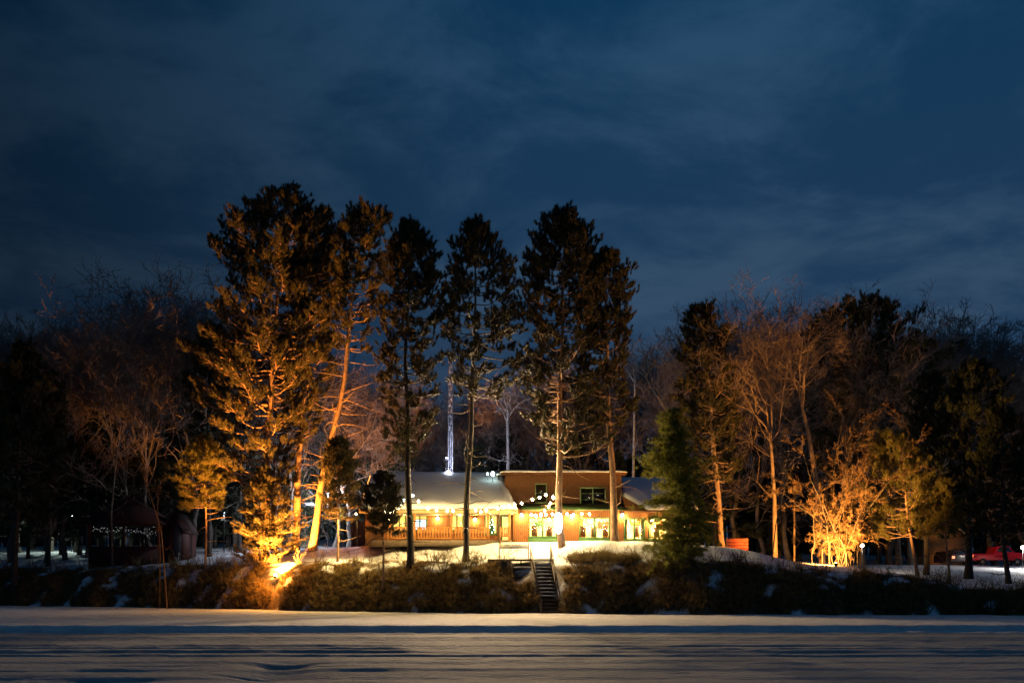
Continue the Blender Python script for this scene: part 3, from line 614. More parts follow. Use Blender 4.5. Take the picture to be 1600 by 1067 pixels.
# ---- background wood: bare trees copied from a few kinds
variants = []
for i in range(6):
    d = bare_meshes(100 + i, H=20, trunk=.30 + .04 * (i % 3), r0=.23, maxlev=5, twr=1.5, wig=.12, ratio=.57, cr=.5, nchild=(4, 5), ang=.62 + .08 * (i % 3), nfork=5)
    variants.append(d)
var_me = []
for d in variants:
    k_ = 20 / np.percentile(d[1][0][:, 2], 99.7)
    for V_, q_ in d[:2]: V_ *= (k_ * 1.05, k_ * 1.05, k_)
for i, d in enumerate(variants):
    ms = []
    for nm, (V, q), m in (('trunk', d[0], 'bark_grey'), ('crown', d[1], 'twig')):
        me = np_mesh(nm, V, [q]); me.materials.append(M[m]); ms.append(me)
    var_me.append(ms)
def wood_tree(x, y, H, v, rz, zone):
    labs = {'left': ("leafless tree in the unlit wood around the dark pavilion", "bare trees around the pavilion"),
            'mid': ("leafless tree in the dim wood behind the lodge", "bare trees behind the lodge"),
            'right': ("leafless tree in the dark wood behind the birdhouse and pickup", "bare trees behind the birdhouse and pickup")}
    z = gz(x, y); r = thing('bare_tree', labs[zone][0], 'bare tree', (x, y, z), labs[zone][1]); s = H / 20
    r.scale = (s * 1.0, s * 1.0, s); r.rotation_euler = (0, 0, rz)
    for me, nm in zip(var_me[v], ('trunk', 'crown')):
        o = bpy.data.objects.new(nm, me); COL.objects.link(o); o.parent = r
rng = np.random.RandomState(77)
TL = [(-200, 500), (0, 482), (60, 470), (120, 478), (180, 468), (230, 440), (290, 428), (345, 440), (420, 520), (560, 560), (640, 575), (700, 590), (780, 575), (860, 560), (960, 530), (1030, 512), (1110, 500), (1180, 472), (1280, 468), (1330, 500), (1400, 476), (1480, 470), (1540, 478), (1600, 500), (1800, 520)]
def topy(px): return float(np.interp(px, [t[0] for t in TL], [t[1] for t in TL]))
nzz = 0
for row, (ya, yb, step) in enumerate([(101, 109, 48), (112, 122, 44), (126, 140, 50), (146, 165, 60)]):
    px = -90 + row * 17
    while px < 1700:
        y = rng.uniform(ya, yb); p = px + rng.uniform(-16, 16); x = X_(p, y); px += step * rng.uniform(.8, 1.2)
        if row == 0 and 575 < p < 1010: continue
        if row == 0 and 1440 < p < 1640: continue
        tp = topy(p) + rng.uniform(0, 45) * (1 if row else .6) + (8 if row > 1 else 0)
        H = Z_(tp, y) - gz(x, y)
        zone = 'left' if p < 420 else 'mid' if p < 1080 else 'right'
        wood_tree(x, y, H, nzz % 6, rng.uniform(0, 6.28), zone); nzz += 1
# dark conifers inside the wood
protos = []
def dark_conifer(x, y, H, seed, label, group):
    b = (x, y, gz(x, y)); px = lambda xx: 800 + xx / y * F; py = lambda z: HZ - (z - CAMZ) / y * F
    w = H * .17
    prof = [(py(b[2] + H * f), px(x - w * g), px(x + w * g)) for f, g in ((1, .05), (.85, .4), (.6, .8), (.35, 1.1), (.15, 1.0))]
    return pine('conifer', label, 'conifer', y, [(px(x), py(b[2])), (px(x), py(b[2] + H * .97))], prof, .2, seed, 1.15, .55, 'bark_dark', 'needle_dark', group, 0, .25, .95)
cf = [dark_conifer(-30, 118, 17, 61, "dark conifer in the unlit wood around the dark pavilion", "conifers around the pavilion"),
      dark_conifer(8, 121, 15, 62, "dark conifer in the dim wood behind the lodge", "conifers behind the lodge"),
      dark_conifer(46, 112, 18, 63, "dark conifer in the dark wood behind the birdhouse and pickup", "conifers behind the birdhouse and pickup")]
for c in cf: kids(c)
CL = [("dark conifer in the unlit wood around the dark pavilion", "conifers around the pavilion"), ("dark conifer in the dim wood behind the lodge", "conifers behind the lodge"), ("dark conifer in the dark wood behind the birdhouse and pickup", "conifers behind the birdhouse and pickup")]
for i in range(64):
    px = -60 + i * 1720 / 64 + rng.uniform(-12, 12); y = rng.uniform(112, 142) if i % 2 else rng.uniform(106, 118); x = X_(px, y)
    if 1440 < px < 1640 and y < 116: y += 14; x = X_(px, y)
    if abs(px - 690) < 30: continue
    z = 0 if px < 420 else 1 if px < 1080 else 2; c = copy_tree(cf[i % 3]); s = rng.uniform(.55, 1.0) * (.8 if z == 1 else 1.15); c.scale = (s * 1.2, s * 1.2, s); c.location = (x, y, gz(x, y) - .1); c.rotation_euler = (0, 0, rng.uniform(0, 6.28))
    c['label'] = CL[z][0]; c['group'] = CL[z][1]
# far wood as one dense mass
def far_wood():
    rg = np.random.RandomState(9); A, B, ra, rb = [], [], [], []
    for _ in range(2600):
        x = rg.uniform(-140, 140); y = rg.uniform(150, 175); z = gz(x, y); h = rg.uniform(9, 19) ; l = rg.normal(0, .06, 2)
        A.append((x, y, z)); B.append((x + l[0] * h, y + l[1] * h, z + h)); ra.append(.16); rb.append(.04)
        for k in range(7):
            t = rg.uniform(.2, .95); p = np.array((x + l[0] * h * t, y + l[1] * h * t, z + h * t)); a = rg.uniform(0, 6.28); L = rg.uniform(1.5, 4)
            A.append(p); B.append(p + np.array((math.cos(a) * L, math.sin(a) * L, rg.uniform(.3, 1) * L))); ra.append(.07); rb.append(.03)
    V, q = seg_tubes(A, B, ra, rb, 3); o = MB().add(V, [q]).obj('far_wood', M['bark_dark']); meta(o, "far dark wood closing the background", None, None, 'stuff')
far_wood()

# ------------------------------------------------------------------ brush on the bank
def brush():
    rg = np.random.RandomState(21)
    def clumps(n, fn, hmin, hmax, per, name, m, label, wid=.022, leaf=.05):
        A, B, ra, rb = [], [], [], []; LC, LD, LS = [], [], []
        c = 0
        while c < n:
            x, y = fn(); 
            if x is None: continue
            c += 1; z = gz(x, y); h0 = rg.uniform(hmin, hmax) * (1 + .45 * float(fbm(np.array(x), np.array(y), .35))) * (float(np.clip(1.12 - .2 * (y - float(shore(np.array(x)))), .3, 1)) if name == 'undergrowth' else 1)
            for s in range(per):
                a = rg.uniform(0, 6.28); r = rg.uniform(0, .28); p = np.array((x + r * math.cos(a), y + r * math.sin(a), z - .05)); tl = rg.uniform(.1, .8); h = h0 * rg.uniform(.5, 1.1)
                d = np.array((math.cos(a) * tl, math.sin(a) * tl, 1.)); d /= np.linalg.norm(d); m1 = p + d * h * .55; d2 = d + np.array((rg.normal(0, .3), rg.normal(0, .3), -.1)); e = m1 + d2 * h * .45
                A += [p, m1]; B += [m1, e]; ra += [wid, wid * .7]; rb += [wid * .7, wid * .3]
                for _ in range(3): LC.append(m1 + (e - m1) * rg.uniform(-.6, 1) + rg.normal(0, .07, 3)); LD.append(rg.normal(0, 1, 3)); LS.append(rg.uniform(.25, .5))
        V, q = seg_tubes(A, B, ra, rb, 3); mb = MB().add(V, [q]); T = tuft_templates(rg, 5, 5, leaf, 1.3)
        V, t = place_tufts(LC, LD, LS, T, rg); mb.add(V, [t]); o = mb.obj(name, m); meta(o, label, None, None, 'stuff')
    for mm_ in (M['brush'], M['brush_tan'], M['grass'], M['cedar'], M['needle_young']):   # thin dead leaves let light through
        t_ = mm_.node_tree; b_ = t_.nodes['Principled BSDF']; out_ = [n for n in t_.nodes if n.type == 'OUTPUT_MATERIAL'][0]; tl = t_.nodes.new('ShaderNodeBsdfTranslucent'); ms = t_.nodes.new('ShaderNodeMixShader'); ms.inputs[0].default_value = .45
        t_.links.new(b_.inputs['Base Color'].links[0].from_socket, tl.inputs[0]); t_.links.new(b_.outputs[0], ms.inputs[1]); t_.links.new(tl.outputs[0], ms.inputs[2]); t_.links.new(ms.outputs[0], out_.inputs[0])
    def bank():
        x = rg.uniform(-62, 44); t = rg.uniform(.2, 6.0); y = float(shore(np.array(x))) + t
        if -.2 < x < 3.7 and (1.2 if x > 1.3 else 2.4) < t < 6: return None, None
        if 1.6 < x < 3.5: return None, None
        if min((x - a) ** 2 + (y - b) ** 2 for a, b in ((-18.9, 81.6), (-18.9, 80.6), (23.5, 73.8))) < .3: return None, None
        if ((x + 18.9) / 1.3) ** 2 + ((y - 83.2) / 1.7) ** 2 < 1: return None, None
        if fbm(np.array(x * 1.0), np.array(y * 1.6), 1.5) > .42 - (0 if t < 3 else .2 * (t - 3)): return None, None
        if 11 < x < 12.8 and 2 < t < 5 and x < 12.5: return None, None
        if t > 3.6 + .5 * math.sin(x * .8) and rg.rand() < .85: return None, None
        if t > 5: return None, None
        return x, y
    clumps(5200, bank, .2, .85, 12, 'undergrowth', M['brush'], "tangled brown dead brush covering the bank above the ice")
    def tall():
        x = rg.uniform(-50, 40); t = rg.uniform(.3, 4.8)
        if 0 < x < 3.8 or (abs(x + 18.9) < 1.6 and t < 6): return None, None
        return x, float(shore(np.array(x))) + t
    clumps(520, tall, .9, 1.7, 7, 'tall_dry_stems', M['brush_tan'], 'taller dry tan stems sticking out of the bank brush', .02, .04)
    def stalks():
        x = rg.uniform(-9, -2) if rg.rand() < .7 else rg.uniform(3.6, 12); t = rg.uniform(5, 8); return x, float(shore(np.array(x))) + t
    clumps(60, stalks, .4, .9, 5, 'dry_grass', M['grass'], "sparse dry stalks poking out of the lit snow", .014, .03)
brush()
def shrub(label, Y, px0, px1, py0, py1, seed, m='brush_tan', n=900):
    rg = np.random.RandomState(seed); cx = X_((px0 + px1) / 2, Y); rx = X_(px1, Y) - cx; zt = Z_(py0, Y); b = (cx, Y, gz(cx, Y)); root = thing('shrub', label, 'shrub', b, "rounded shrubs beside the stairs")
    A, B, ra, rb, C, D = [], [], [], [], [], []; h = zt - b[2]
    for i in range(n):
        a = rg.uniform(0, 6.28); r = rg.rand() ** .5; ex = cx + rx * r * math.cos(a); ey = Y + .8 * rx * r * math.sin(a) * .8; ez = max(gz(ex, ey) + .15, b[2] + h * math.sqrt(max(0, 1 - r * r)) * rg.uniform(.35, 1.02))
        st = np.array((cx + (ex - cx) * .3, Y + (ey - Y) * .3, b[2] - .05)); e = np.array((ex, ey, ez)); mid = (st + e) / 2 + rg.normal(0, .1, 3) + (0, 0, .1)
        if i % 3 == 0: A += [st, mid]; B += [mid, e]; ra += [.02, .014]; rb += [.014, .006]
        for _ in range(3): C.append(e + rg.normal(0, .13, 3)); D.append(rg.normal(0, 1, 3) + (0, 0, .6))
    V, q = seg_tubes(A, B, ra, rb, 3); MB().add(V, [q]).obj('stem', M['twig_lit'], root)
    V, t = place_tufts(C, D, rg.uniform(.22, .5, len(C)), tuft_templates(rg, 5, 7, .06, 1.3), rg); crown_obj('foliage', V, t, M[m], root)
shrub("large rounded tan shrub on the bank just right of the stairs", 74.3, 888, 958, 876, 930, 1)
shrub("smaller tan shrub beside the rounded one, toward the cedar", 73.6, 948, 1002, 886, 930, 2, n=600)
shrub("low brown shrub left of the deck's dark side panel", 73.5, 735, 780, 890, 930, 3, 'brush', 600)

# ------------------------------------------------------------------ lodge
GZ = 5.5
lodge = thing('lodge', "long wooden lodge with snowy roofs and brightly lit windows", 'lodge', (1, 80, GZ))
Yf = 81.0   # lower front wall of the two-storey part and right end
Yw = 82.4   # porch back wall
Yu = 83.0   # upper storey
def win_part(x0, x1, z0, z1, y, cols=2, rows=1, m='green', fw=.09, name='window'):
    f = MB(); f.box(x0, x1, y - .05, y + .07, z1 - fw, z1); f.box(x0, x1, y - .05, y + .07, z0, z0 + fw)
    f.box(x0, x0 + fw, y - .048, y + .068, z0 + fw, z1 - fw); f.box(x1 - fw, x1, y - .048, y + .068, z0 + fw, z1 - fw)
    o = f.obj(name, M[m], lodge)
    g = MB().box(x0 + fw, x1 - fw, y + .0, y + .012, z0 + fw, z1 - fw).obj('pane', M['glass'], o)
    mu = MB(); w = (x1 - x0) / cols
    for i in range(1, cols): mu.box(x0 + w * i - .06, x0 + w * i + .06, y - .04, y - .004, z0 + fw, z1 - fw)
    for j in range(1, rows): mu.box(x0 + fw, x1 - fw, y - .036, y - .006, z0 + (z1 - z0) * j / rows - .025, z0 + (z1 - z0) * j / rows + .025)
    if cols > 1 or rows > 1: mu.obj('mullion', M[m], o)
    s = MB().box(x0 - .06, x1 + .06, y - .10, y - .055, z0 - .07, z0 - .003).obj('sill', M[m], o)
    return o
# lower front wall
xw = lambda p, Y=Yf: X_(p, Y)
LW = [(xw(826), xw(870), Z_(839, Yf), Z_(808, Yf)), (xw(905), xw(953), Z_(841, Yf), Z_(808, Yf)), (xw(975), xw(1008), Z_(843, Yf), Z_(809, Yf)), (xw(1013), xw(1046), Z_(843, Yf), Z_(809, Yf)), (xw(1052), xw(1078), Z_(843, Yf), Z_(809, Yf))]
w = MB(); panel(w, 0.1, 14.3, GZ - .3, 8.15, Yf, .18, LW)
w.box(14.12, 14.3, Yf + .183, 90, GZ - .3, 8.15); w.box(.1, .28, Yf + .183, Yw, GZ - .3, 8.15)
w.obj('wall', M['cedar_wood'], lodge)
for i, o in enumerate(LW): win_part(*o, Yf + .06, 2, 1)
for (a, b) in ((826, 870), (905, 953)):   # green panels under the windows
    MB().box(xw(a) - .05, xw(b) + .05, Yf - .035, Yf - .003, GZ - .2, Z_(840.5 if a < 850 else 842.5, Yf)).obj('base_panel', M['green'], lodge)
# porch back wall
PWd = [(xw(644, Yw), xw(668, Yw), 6.5, 7.75), (xw(704, Yw), xw(724, Yw), 6.5, 7.75), (xw(757, Yw), xw(777, Yw), 6.2, 7.75), (xw(783, Yw), xw(797, Yw), 5.6, 7.7), (xw(614, Yw), xw(634, Yw), 6.5, 7.75)]
w = MB(); panel(w, -11.6, .1, GZ - .3, 8.6, Yw, .16, PWd); w.obj('wall', M['cedar_wood'], lodge)
for o in PWd: win_part(*o, Yw + .05, 2 if o[1] - o[0] > .8 else 1, 1)
w = MB().box(-11.6, -11.42, Yw + .163, 90, GZ - .3, 8.6); w.box(-11.42, 14.12, 89.8, 90, GZ - .3, 8.6); w.obj('rear_wall', M['frame_wood'], lodge)
# wing end wall stub left of the porch
MB().box(-11.6, -10.2, 80.9, 81.05, GZ - .3, 8.1).obj('end_wall', M['frame_wood'], lodge)
# upper storey
UW = [(X_(836, Yu), X_(855, Yu), Z_(786, Yu), Z_(755, Yu)), (X_(906, Yu), X_(947, Yu), Z_(790, Yu), Z_(761, Yu))]
ux0, ux1 = X_(789, Yu), X_(971, Yu)
w = MB(); panel(w, ux0, ux1, 8.2, 11.02, Yu, .16, UW)
w.box(ux0, ux0 + .16, Yu + .163, 89, 8.2, 11.02); w.box(ux1 - .16, ux1, Yu + .163, 89, 8.2, 11.02); w.box(ux0 + .16, ux1 - .16, 88.84, 89, 8.2, 11.02)
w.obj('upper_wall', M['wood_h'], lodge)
win_part(*UW[0], Yu + .03, 1, 2, 'palegreen', .1); win_part(*UW[1], Yu + .03, 2, 3, 'palegreen', .1)
MB().prismx([(Yu - .7, 11.03), (89.5, 11.2), (89.5, 11.38), (Yu - .7, 11.16)], ux0 - .35, ux1 + .35).obj('upper_roof', M['frame_wood'], lodge)
def snow_slab(name, pts_edge, th, m, parent, nx=40, ny=14, seed=0, lip=.1):
    """pts_edge: function (u,v)->xyz of the roof surface, u along, v up the slope; builds a closed thick lumpy snow layer"""
    us = np.linspace(0, 1, nx); vs = np.linspace(0, 1, ny); Vt, Vb = [], []
    rg = np.random.RandomState(seed); ph = rg.uniform(0, 6, 6)
    for v in vs:
        for u in us:
            x, y, z = pts_edge(u, v); e = min(1, min(u, 1 - u) * 18) ** .5 * min(1, v * 10 + .35) ** .5 * min(1, (1 - v) * 10 + .5) ** .5
            Vb.append((x, y, z)); Vt.append((x, y, z + .02 + th * e * (1 + .10 * math.sin(x * 1.1 + ph[0]) + .08 * math.sin(x * 2.7 + y * 1.3 + ph[1]))))
    V = np.array(Vt + Vb); n = nx * ny; q = []
    for j in range(ny - 1):
        for i in range(nx - 1): a = j * nx + i; q.append((a, a + 1, a + nx + 1, a + nx)); q.append((n + a, n + a + nx, n + a + nx + 1, n + a + 1))
    for i in range(nx - 1): q.append((n + i, n + i + 1, i + 1, i)); a = (ny - 1) * nx + i; q.append((a, a + 1, n + a + 1, n + a))
    for j in range(ny - 1): a = j * nx; q.append((a, a + nx, n + a + nx, n + a)); a = j * nx + nx - 1; q.append((n + a, n + a + nx, a + nx, a))
    return MB().add(V, [q]).obj(name, m, parent, True)
snow_slab('roof_snow', lambda u, v: (ux0 - .4 + u * (ux1 - ux0 + .8), Yu - .75 + v * 6.9, 11.17 + .028 * v * 6.9), .17, M['snow_roof'], lodge, seed=1)
# pent roof over the lower front
MB().prismx([(80.2, 7.98), (80.2, 8.10), (Yu - .003, 8.72), (Yu - .003, 8.60)], .75, ux1 + .2).obj('pent_roof', M['fascia'], lodge)
MB().prismx([(80.24, 7.95), (80.24, 7.972), (Yf - .003, 8.10), (Yf - .003, 8.07)], .75, 14.2).obj('soffit', M['soffit'], lodge)
# left wing roof: structure + snow, hip-cut on the right edge
def wing(u, v):
    x0 = -11.9; x1 = .45 + v * -1.35; return (x0 + u * (x1 - x0), 79.7 + v * 6.3, 8.02 + v * 3.32 + .10 * math.sin(min(v, 1) * math.pi) * -1)
def slab(name, fn, th, m, parent):
    c = [fn(0, 0), fn(1, 0), fn(1, 1), fn(0, 1)]; V = [(x, y, z) for x, y, z in c] + [(x, y, z - th) for x, y, z in c]
    return MB().add(V, [[(0, 1, 2, 3), (7, 6, 5, 4), (0, 4, 5, 1), (1, 5, 6, 2), (2, 6, 7, 3), (3, 7, 4, 0)]]).obj(name, m, parent)
wflat = lambda u, v: (wing(u, v)[0], wing(u, v)[1], 8.0 + v * 3.3)
slab('roof', wflat, .14, M['frame_wood'], lodge)
wback = lambda u, v: (-11.9 + u * 11.0, 86.0 + v * 4.6, 11.3 - v * 2.6)
slab('roof', wback, .14, M['frame_wood'], lodge)
snow_slab('roof_snow', lambda u, v: (wing(u, v)[0], wing(u, v)[1] - .12, 8.01 + v * 3.3), .36, M['snow_roof'], lodge, 60, 20, 2)
snow_slab('roof_snow', lambda u, v: (wback(u, v)[0], wback(u, v)[1], wback(u, v)[2] + .01), .25, M['snow_roof'], lodge, 30, 8, 3)
MB().box(-11.9, .45, 79.62, 79.70, 7.70, 7.985).obj('fascia', M['soffit'], lodge)
MB().box(-11.6, .1, 79.75, Yw - .003, 7.72, 7.75).obj('soffit', M['soffit'], lodge)
MB().add([(-.9, 86, 11.2), (.45, 79.9, 7.9), (-.9, 90.6, 8.55), (-.9, 86, 8.2), (-.88, 90.6, 8.2)], [[(0, 1, 3)], [(0, 3, 4, 2)]]).obj('gable', M['wood_h'], lodge)
# right wing roof
def rwing(u, v):
    x0 = 8.95 + max(0, (.45 - v)) * 3.1 * (1 + .0 * u) + (.35 - v) * (.8 if v < .35 else 0) ; x1 = 14.6; return (x0 + u * (x1 - x0), 80.1 + v * 6.9, 7.98 + v * 3.1)
rflat = lambda u, v: (8.95 + u * (14.6 - 8.95), 80.1 + v * 6.9, 7.95 + v * 3.1)
slab('roof', rflat, .14, M['frame_wood'], lodge); slab('roof', lambda u, v: (8.95 + u * 5.65, 87.0 + v * 4, 11.05 - v * 2.4), .14, M['frame_wood'], lodge)
snow_slab('roof_snow', rwing, .26, M['snow_roof'], lodge, 30, 20, 4)
MB().add([(14.3, 80.4, 8.0), (14.3, 87, 10.85), (14.3, 90.6, 8.9), (14.3, 90.6, 8.0)], [[(0, 1, 2, 3)]]).obj('gable', M['wood_h'], lodge)
# porch: deck, posts, railing
MB().box(-11.0, .0, 79.95, Yw - .003, GZ - .35, GZ + .12).obj('porch_deck', M['deckwood'], lodge)
def post(x, y, z0, z1, r=.085, k=8): return MB().tube([(x, y, z0), (x, y, (z0 + z1) / 2), (x, y, z1)], r, k).obj('post', M['log'], lodge, True)
for p in (606, 648, 706, 763, 796): post(X_(p, 80.05), 80.05, GZ + .12, 7.70)
def railing(x0, x1, y, z0):
    r = MB(); r.box(x0, x1, y - .05, y + .05, z0 + .98, z0 + 1.06); r.box(x0, x1, y - .03, y + .03, z0 + .12, z0 + .2); o = r.obj('railing', M['log'], lodge)
    b = MB(); x = x0 + .1
    while x < x1 - .12:   # sawn balusters, pinched so that pointed gaps show between them
        w1, w2 = .12, .055; c = x + .09
        b.prism([(c - w1 * .75, z0 + .2), (c + w1 * .75, z0 + .2), (c + w2 * .6, z0 + .5), (c + w1 * .78, z0 + .62), (c + w1 * .78, z0 + .98), (c - w1 * .78, z0 + .98), (c - w1 * .78, z0 + .62), (c - w2 * .6, z0 + .5)], y - .015, y + .015); x += .225
    b.obj('baluster', M['log'], o)
railing(X_(607, 80), X_(648, 80), 80.0, GZ + .1); railing(X_(650, 80), X_(705, 80), 80.0, GZ + .1); railing(X_(708, 80), X_(762, 80), 80.0, GZ + .1)
# rooms behind the glass
def room(x0, x1, y0, y1, z0, z1, m='interior'):
    c = MB(); c.add([(x0, y0, z0), (x1, y0, z0), (x1, y1, z0), (x0, y1, z0), (x0, y0, z1), (x1, y0, z1), (x1, y1, z1), (x0, y1, z1)], [[(0, 1, 2, 3), (7, 6, 5, 4), (3, 2, 6, 7), (0, 3, 7, 4), (2, 1, 5, 6)]]); return c.obj('room', M[m], lodge)
room(.35, 14.1, Yf + .2, Yf + 4.2, GZ, 8.1); room(-11.4, .0, Yw + .18, Yw + 4, GZ, 8.15)
# upper rooms are dark
room(ux0 + .2, ux1 - .2, Yu + .2, Yu + 3.2, 8.3, 10.9, 'frame_wood')
WARM = (1.0, .70, .30)
for x in (2.4, 6.4, 9.6, 12.2): light('POINT', (x, Yf + 2.0, 7.5), 2400, (1, .74, .34), .25, parent=lodge, name='room_light')
for x, c, e in ((-8.8, WARM, 900), (-4.2, (1, .75, .4), 900), (-1.0, (1, .8, .5), 900)): light('POINT', (x, Yw + 1.6, 7.4), e, c, .25, parent=lodge, name='room_light')
# things inside seen through the glass
rg = np.random.RandomState(33)
def pendant(x, y, z, label):
    t = thing('pendant_lamp', label, 'lamp', (x, y, z), "pendant lamps inside the lodge"); MB().lathe([(.02, .28), (.08, .26), (.24, 0), (.23, 0), (.07, .24)], (x, y, z)).obj('lamp_shade', M['shade'], t, True); MB().tube([(x, y, z + .27), (x, y, 8.1)], .012, 5).obj('cord', M['black'], t)
for x, l in ((1.9, "amber pendant lamp in the first window right of the porch"), (3.3, "amber pendant lamp behind the white lantern's window"), (5.9, "amber pendant lamp in the middle green window, left half"), (7.3, "amber pendant lamp in the middle green window, right half"), (9.8, "amber pendant lamp in the window right of the gold trunk")):
    pendant(x, Yf + 1.1, 7.15, l)
k = 0
def picture(x, y, z, w_, h_, m, label):
    t = thing('framed_picture', label, 'picture', (x, y, z), "pictures on the lodge's inner walls"); MB().box(x - w_ / 2, x + w_ / 2, y - .04, y, z - h_ / 2, z + h_ / 2).obj('frame', M['frame_wood'], t); MB().box(x - w_ / 2 + .06, x + w_ / 2 - .06, y - .05, y - .043, z - h_ / 2 + .06, z + h_ / 2 - .06).obj('canvas', M[m], t)
for x, z, w_, h_, m, l in ((5.6, 7.2, .6, .8, 'orange_cloth', "orange picture inside the middle green window"), (7.6, 7.1, .9, .6, 'frame_wood', "dark picture inside the middle green window"), (10.2, 7.3, .9, .5, 'orange_cloth', "orange picture inside the window right of the gold trunk"), (2.2, 7.2, .8, .5, 'green_leaf', "green picture inside the first window right of the porch"), (12.3, 7.1, .7, .7, 'orange_cloth', "orange picture behind the cedar's lit window")):
    picture(x, Yf + 4.15, z, w_, h_, m, l)
def chair(x, y, label, rz=0):
    t = thing('lodge_chair', label, 'chair', (x, y, GZ), "chairs inside the lodge windows"); z = GZ
    MB().box(x - .24, x + .24, y - .22, y + .22, z + .44, z + .5).obj('seat', M['orange_cloth'], t); MB().box(x - .24, x + .24, y + .19, y + .24, z + .503, z + 1.35).obj('backrest', M['frame_wood'], t)
    for sx_ in (-1, 1):
        for sy_ in (-1, 1): MB().box(x + sx_ * .2 - .025, x + sx_ * .2 + .025, y + sy_ * .18 - .025, y + sy_ * .18 + .025, z, z + .438).obj('leg', M['frame_wood'], t)
for i, (x, l) in enumerate(((1.8, "chair in the left half of the first window right of the porch"), (3.0, "chair in the right half of the first window right of the porch"), (5.7, "chair in the left half of the middle green window"), (6.6, "chair near the mullion of the middle green window"), (7.5, "chair in the right half of the middle green window"), (10.0, "chair in the window right of the gold trunk"), (11.6, "chair in the window beside the cedar"))):
    chair(x, Yf + 1.0 + .3 * (i % 2), l)
def curtain(x0, x1, y, z0, z1):
    n = 24; xs_ = np.linspace(x0, x1, n); V = [(x, y + .04 * math.sin(i * 1.7), z0) for i, x in enumerate(xs_)] + [(x, y + .04 * math.sin(i * 1.7), z1) for i, x in enumerate(xs_)]
    V += [(a, b + .01, c) for a, b, c in V]; q = [(i, i + 1, n + i + 1, n + i) for i in range(n - 1)] + [(2 * n + i + 1, 2 * n + i, 3 * n + i, 3 * n + i + 1) for i in range(n - 1)]
    o = MB().add(V, [q]).obj('curtain', M['curtain'], lodge)
for (a, b, c, d) in LW[2:]: curtain(a, a + .3, Yf + .3, c, d); curtain(b - .3, b, Yf + .3, c, d)
for (a, b, c, d) in PWd[:2]: curtain(a, a + .18, Yw + .3, c, d)
# cool lit screen in the porch window
t = thing('television', "blue-white glowing screen in the porch window beside the black trunk", 'television', (X_(656, Yw + .6), Yw + .6, 6.6)); x = X_(656, Yw + .6)
MB().box(x - .52, x + .52, Yw + .6, Yw + .65, 6.55, 7.45).obj('case', M['black'], t); MB().box(x - .48, x + .48, Yw + .588, Yw + .597, 6.6, 7.4).obj('screen', M['cool_glow'], t)
t = thing('lit_tree', "small white-glowing decorated tree in the porch end window", 'decoration', (X_(767, Yw + .9), Yw + .9, GZ)); x = X_(768, Yw + .9)
MB().lathe([(.30, .7), (.17, 1.15), (.24, 1.12), (.12, 1.6), (.16, 1.57), (.01, 2.1)], (x, Yw + .9, GZ)).obj('branches', M['green_leaf'], t); MB().tube([(x, Yw + .9, GZ), (x, Yw + .9, GZ + .8)], .05).obj('trunk', M['bark'], t)
for i in range(16): a = i * 2.4; h = .72 + i * .08; r = .34 * (1 - i / 17); MB().sphere((x + r * math.cos(a), Yw + .9 + r * math.sin(a), GZ + h), .05, 8, 5).obj('bulb', M['bulb_cool'], t)
# wall lamps
def sconce(x, y, z, e, label, col=(1.0, .66, .22)):
    t = thing('wall_lamp', label, 'wall lamp', (x, y, z), "lamps on the lodge's front wall"); MB().box(x - .07, x + .07, y + .10, y + .18, z - .05, z + .2).obj('bracket', M['black'], t)
    MB().lathe([(.03, .19), (.13, .17), (.15, .13), (.14, .12)], (x, y, z)).obj('cap', M['black'], t, True); MB().sphere((x, y, z + .02), .11, 12, 8, (1, 1, 1.1)).obj('bulb', M['bulb'], t, True)
    light('POINT', (x, y - .12, z - .10), e, col, .1, parent=t, name='lamp_light')
sconce(xw(815), Yf - .2, Z_(805, Yf), 330, "wall lamp between the porch and the first green window")
sconce(xw(893), Yf - .2, Z_(806, Yf), 420, "wall lamp between the two green windows")
sconce(xw(972), Yf - .2, Z_(805, Yf), 300, "wall lamp hidden right of the gold-lit trunk")
sconce(xw(1018), Yf - .2, Z_(813, Yf), 400, "bright wall lamp between the windows left of the cedar")
sconce(X_(684, Yw), Yw - .2, 7.45, 200, "wall lamp on the porch wall between the roof trunks")
sconce(X_(742, Yw), Yw - .2, 7.35, 200, "wall lamp on the porch wall right of the rim-lit trunk")
sconce(X_(607, Yw), Yw - .2, 7.35, 180, "wall lamp at the left end of the porch wall")
# roof vent with a snow cap and coloured lamps
t = thing('roof_vent', "dark roof vent with a bright snow cap at the joint of the roofs", 'roof vent', (X_(786, 84.2), 84.2, 11.0)); x = X_(787, 84.2)
MB().box(x - .5, x + .5, 84.0, 84.8, 10.4, 11.12).obj('housing', M['black'], t)
snow_slab('snow_cap', lambda u, v: (x - .62 + u * 1.25, 83.9 + v * 1.0, 11.13), .15, M['white'], t, 14, 8, 5)
for p, l in ((762, "small cool bulb leftmost on the roof ridge"), (770, "larger green-white bulb on the roof ridge"), (797, "small cool bulb right of the roof vent")):
    r_ = .15 if p == 770 else .08; tt = thing('ridge_bulb', l, 'light bulb', (X_(p, 84), 83.9, Z_(741, 84)), "cool bulbs on the roof ridge"); zc_ = Z_(741, 84)
    MB().sphere((X_(p, 84), 83.6, zc_), r_, 12, 8, (1, 1, 1.35)).obj('globe', M['bulb_cool'], tt, True); MB().tube([(X_(p, 84), 83.6, zc_ - r_ * 1.2), (X_(p, 84), 83.6, zc_ - r_ * 1.2 - .45)], .025, 6).obj('stem', M['black'], tt)
light('SPOT', (X_(797, 82), 81.9, 11.55), 26000, (1, .66, .33), .4, (.12, -1, .12), t, 116, .6, 'lake_fill_light')  # added warm spot that brightens the lake, no fixture of its own
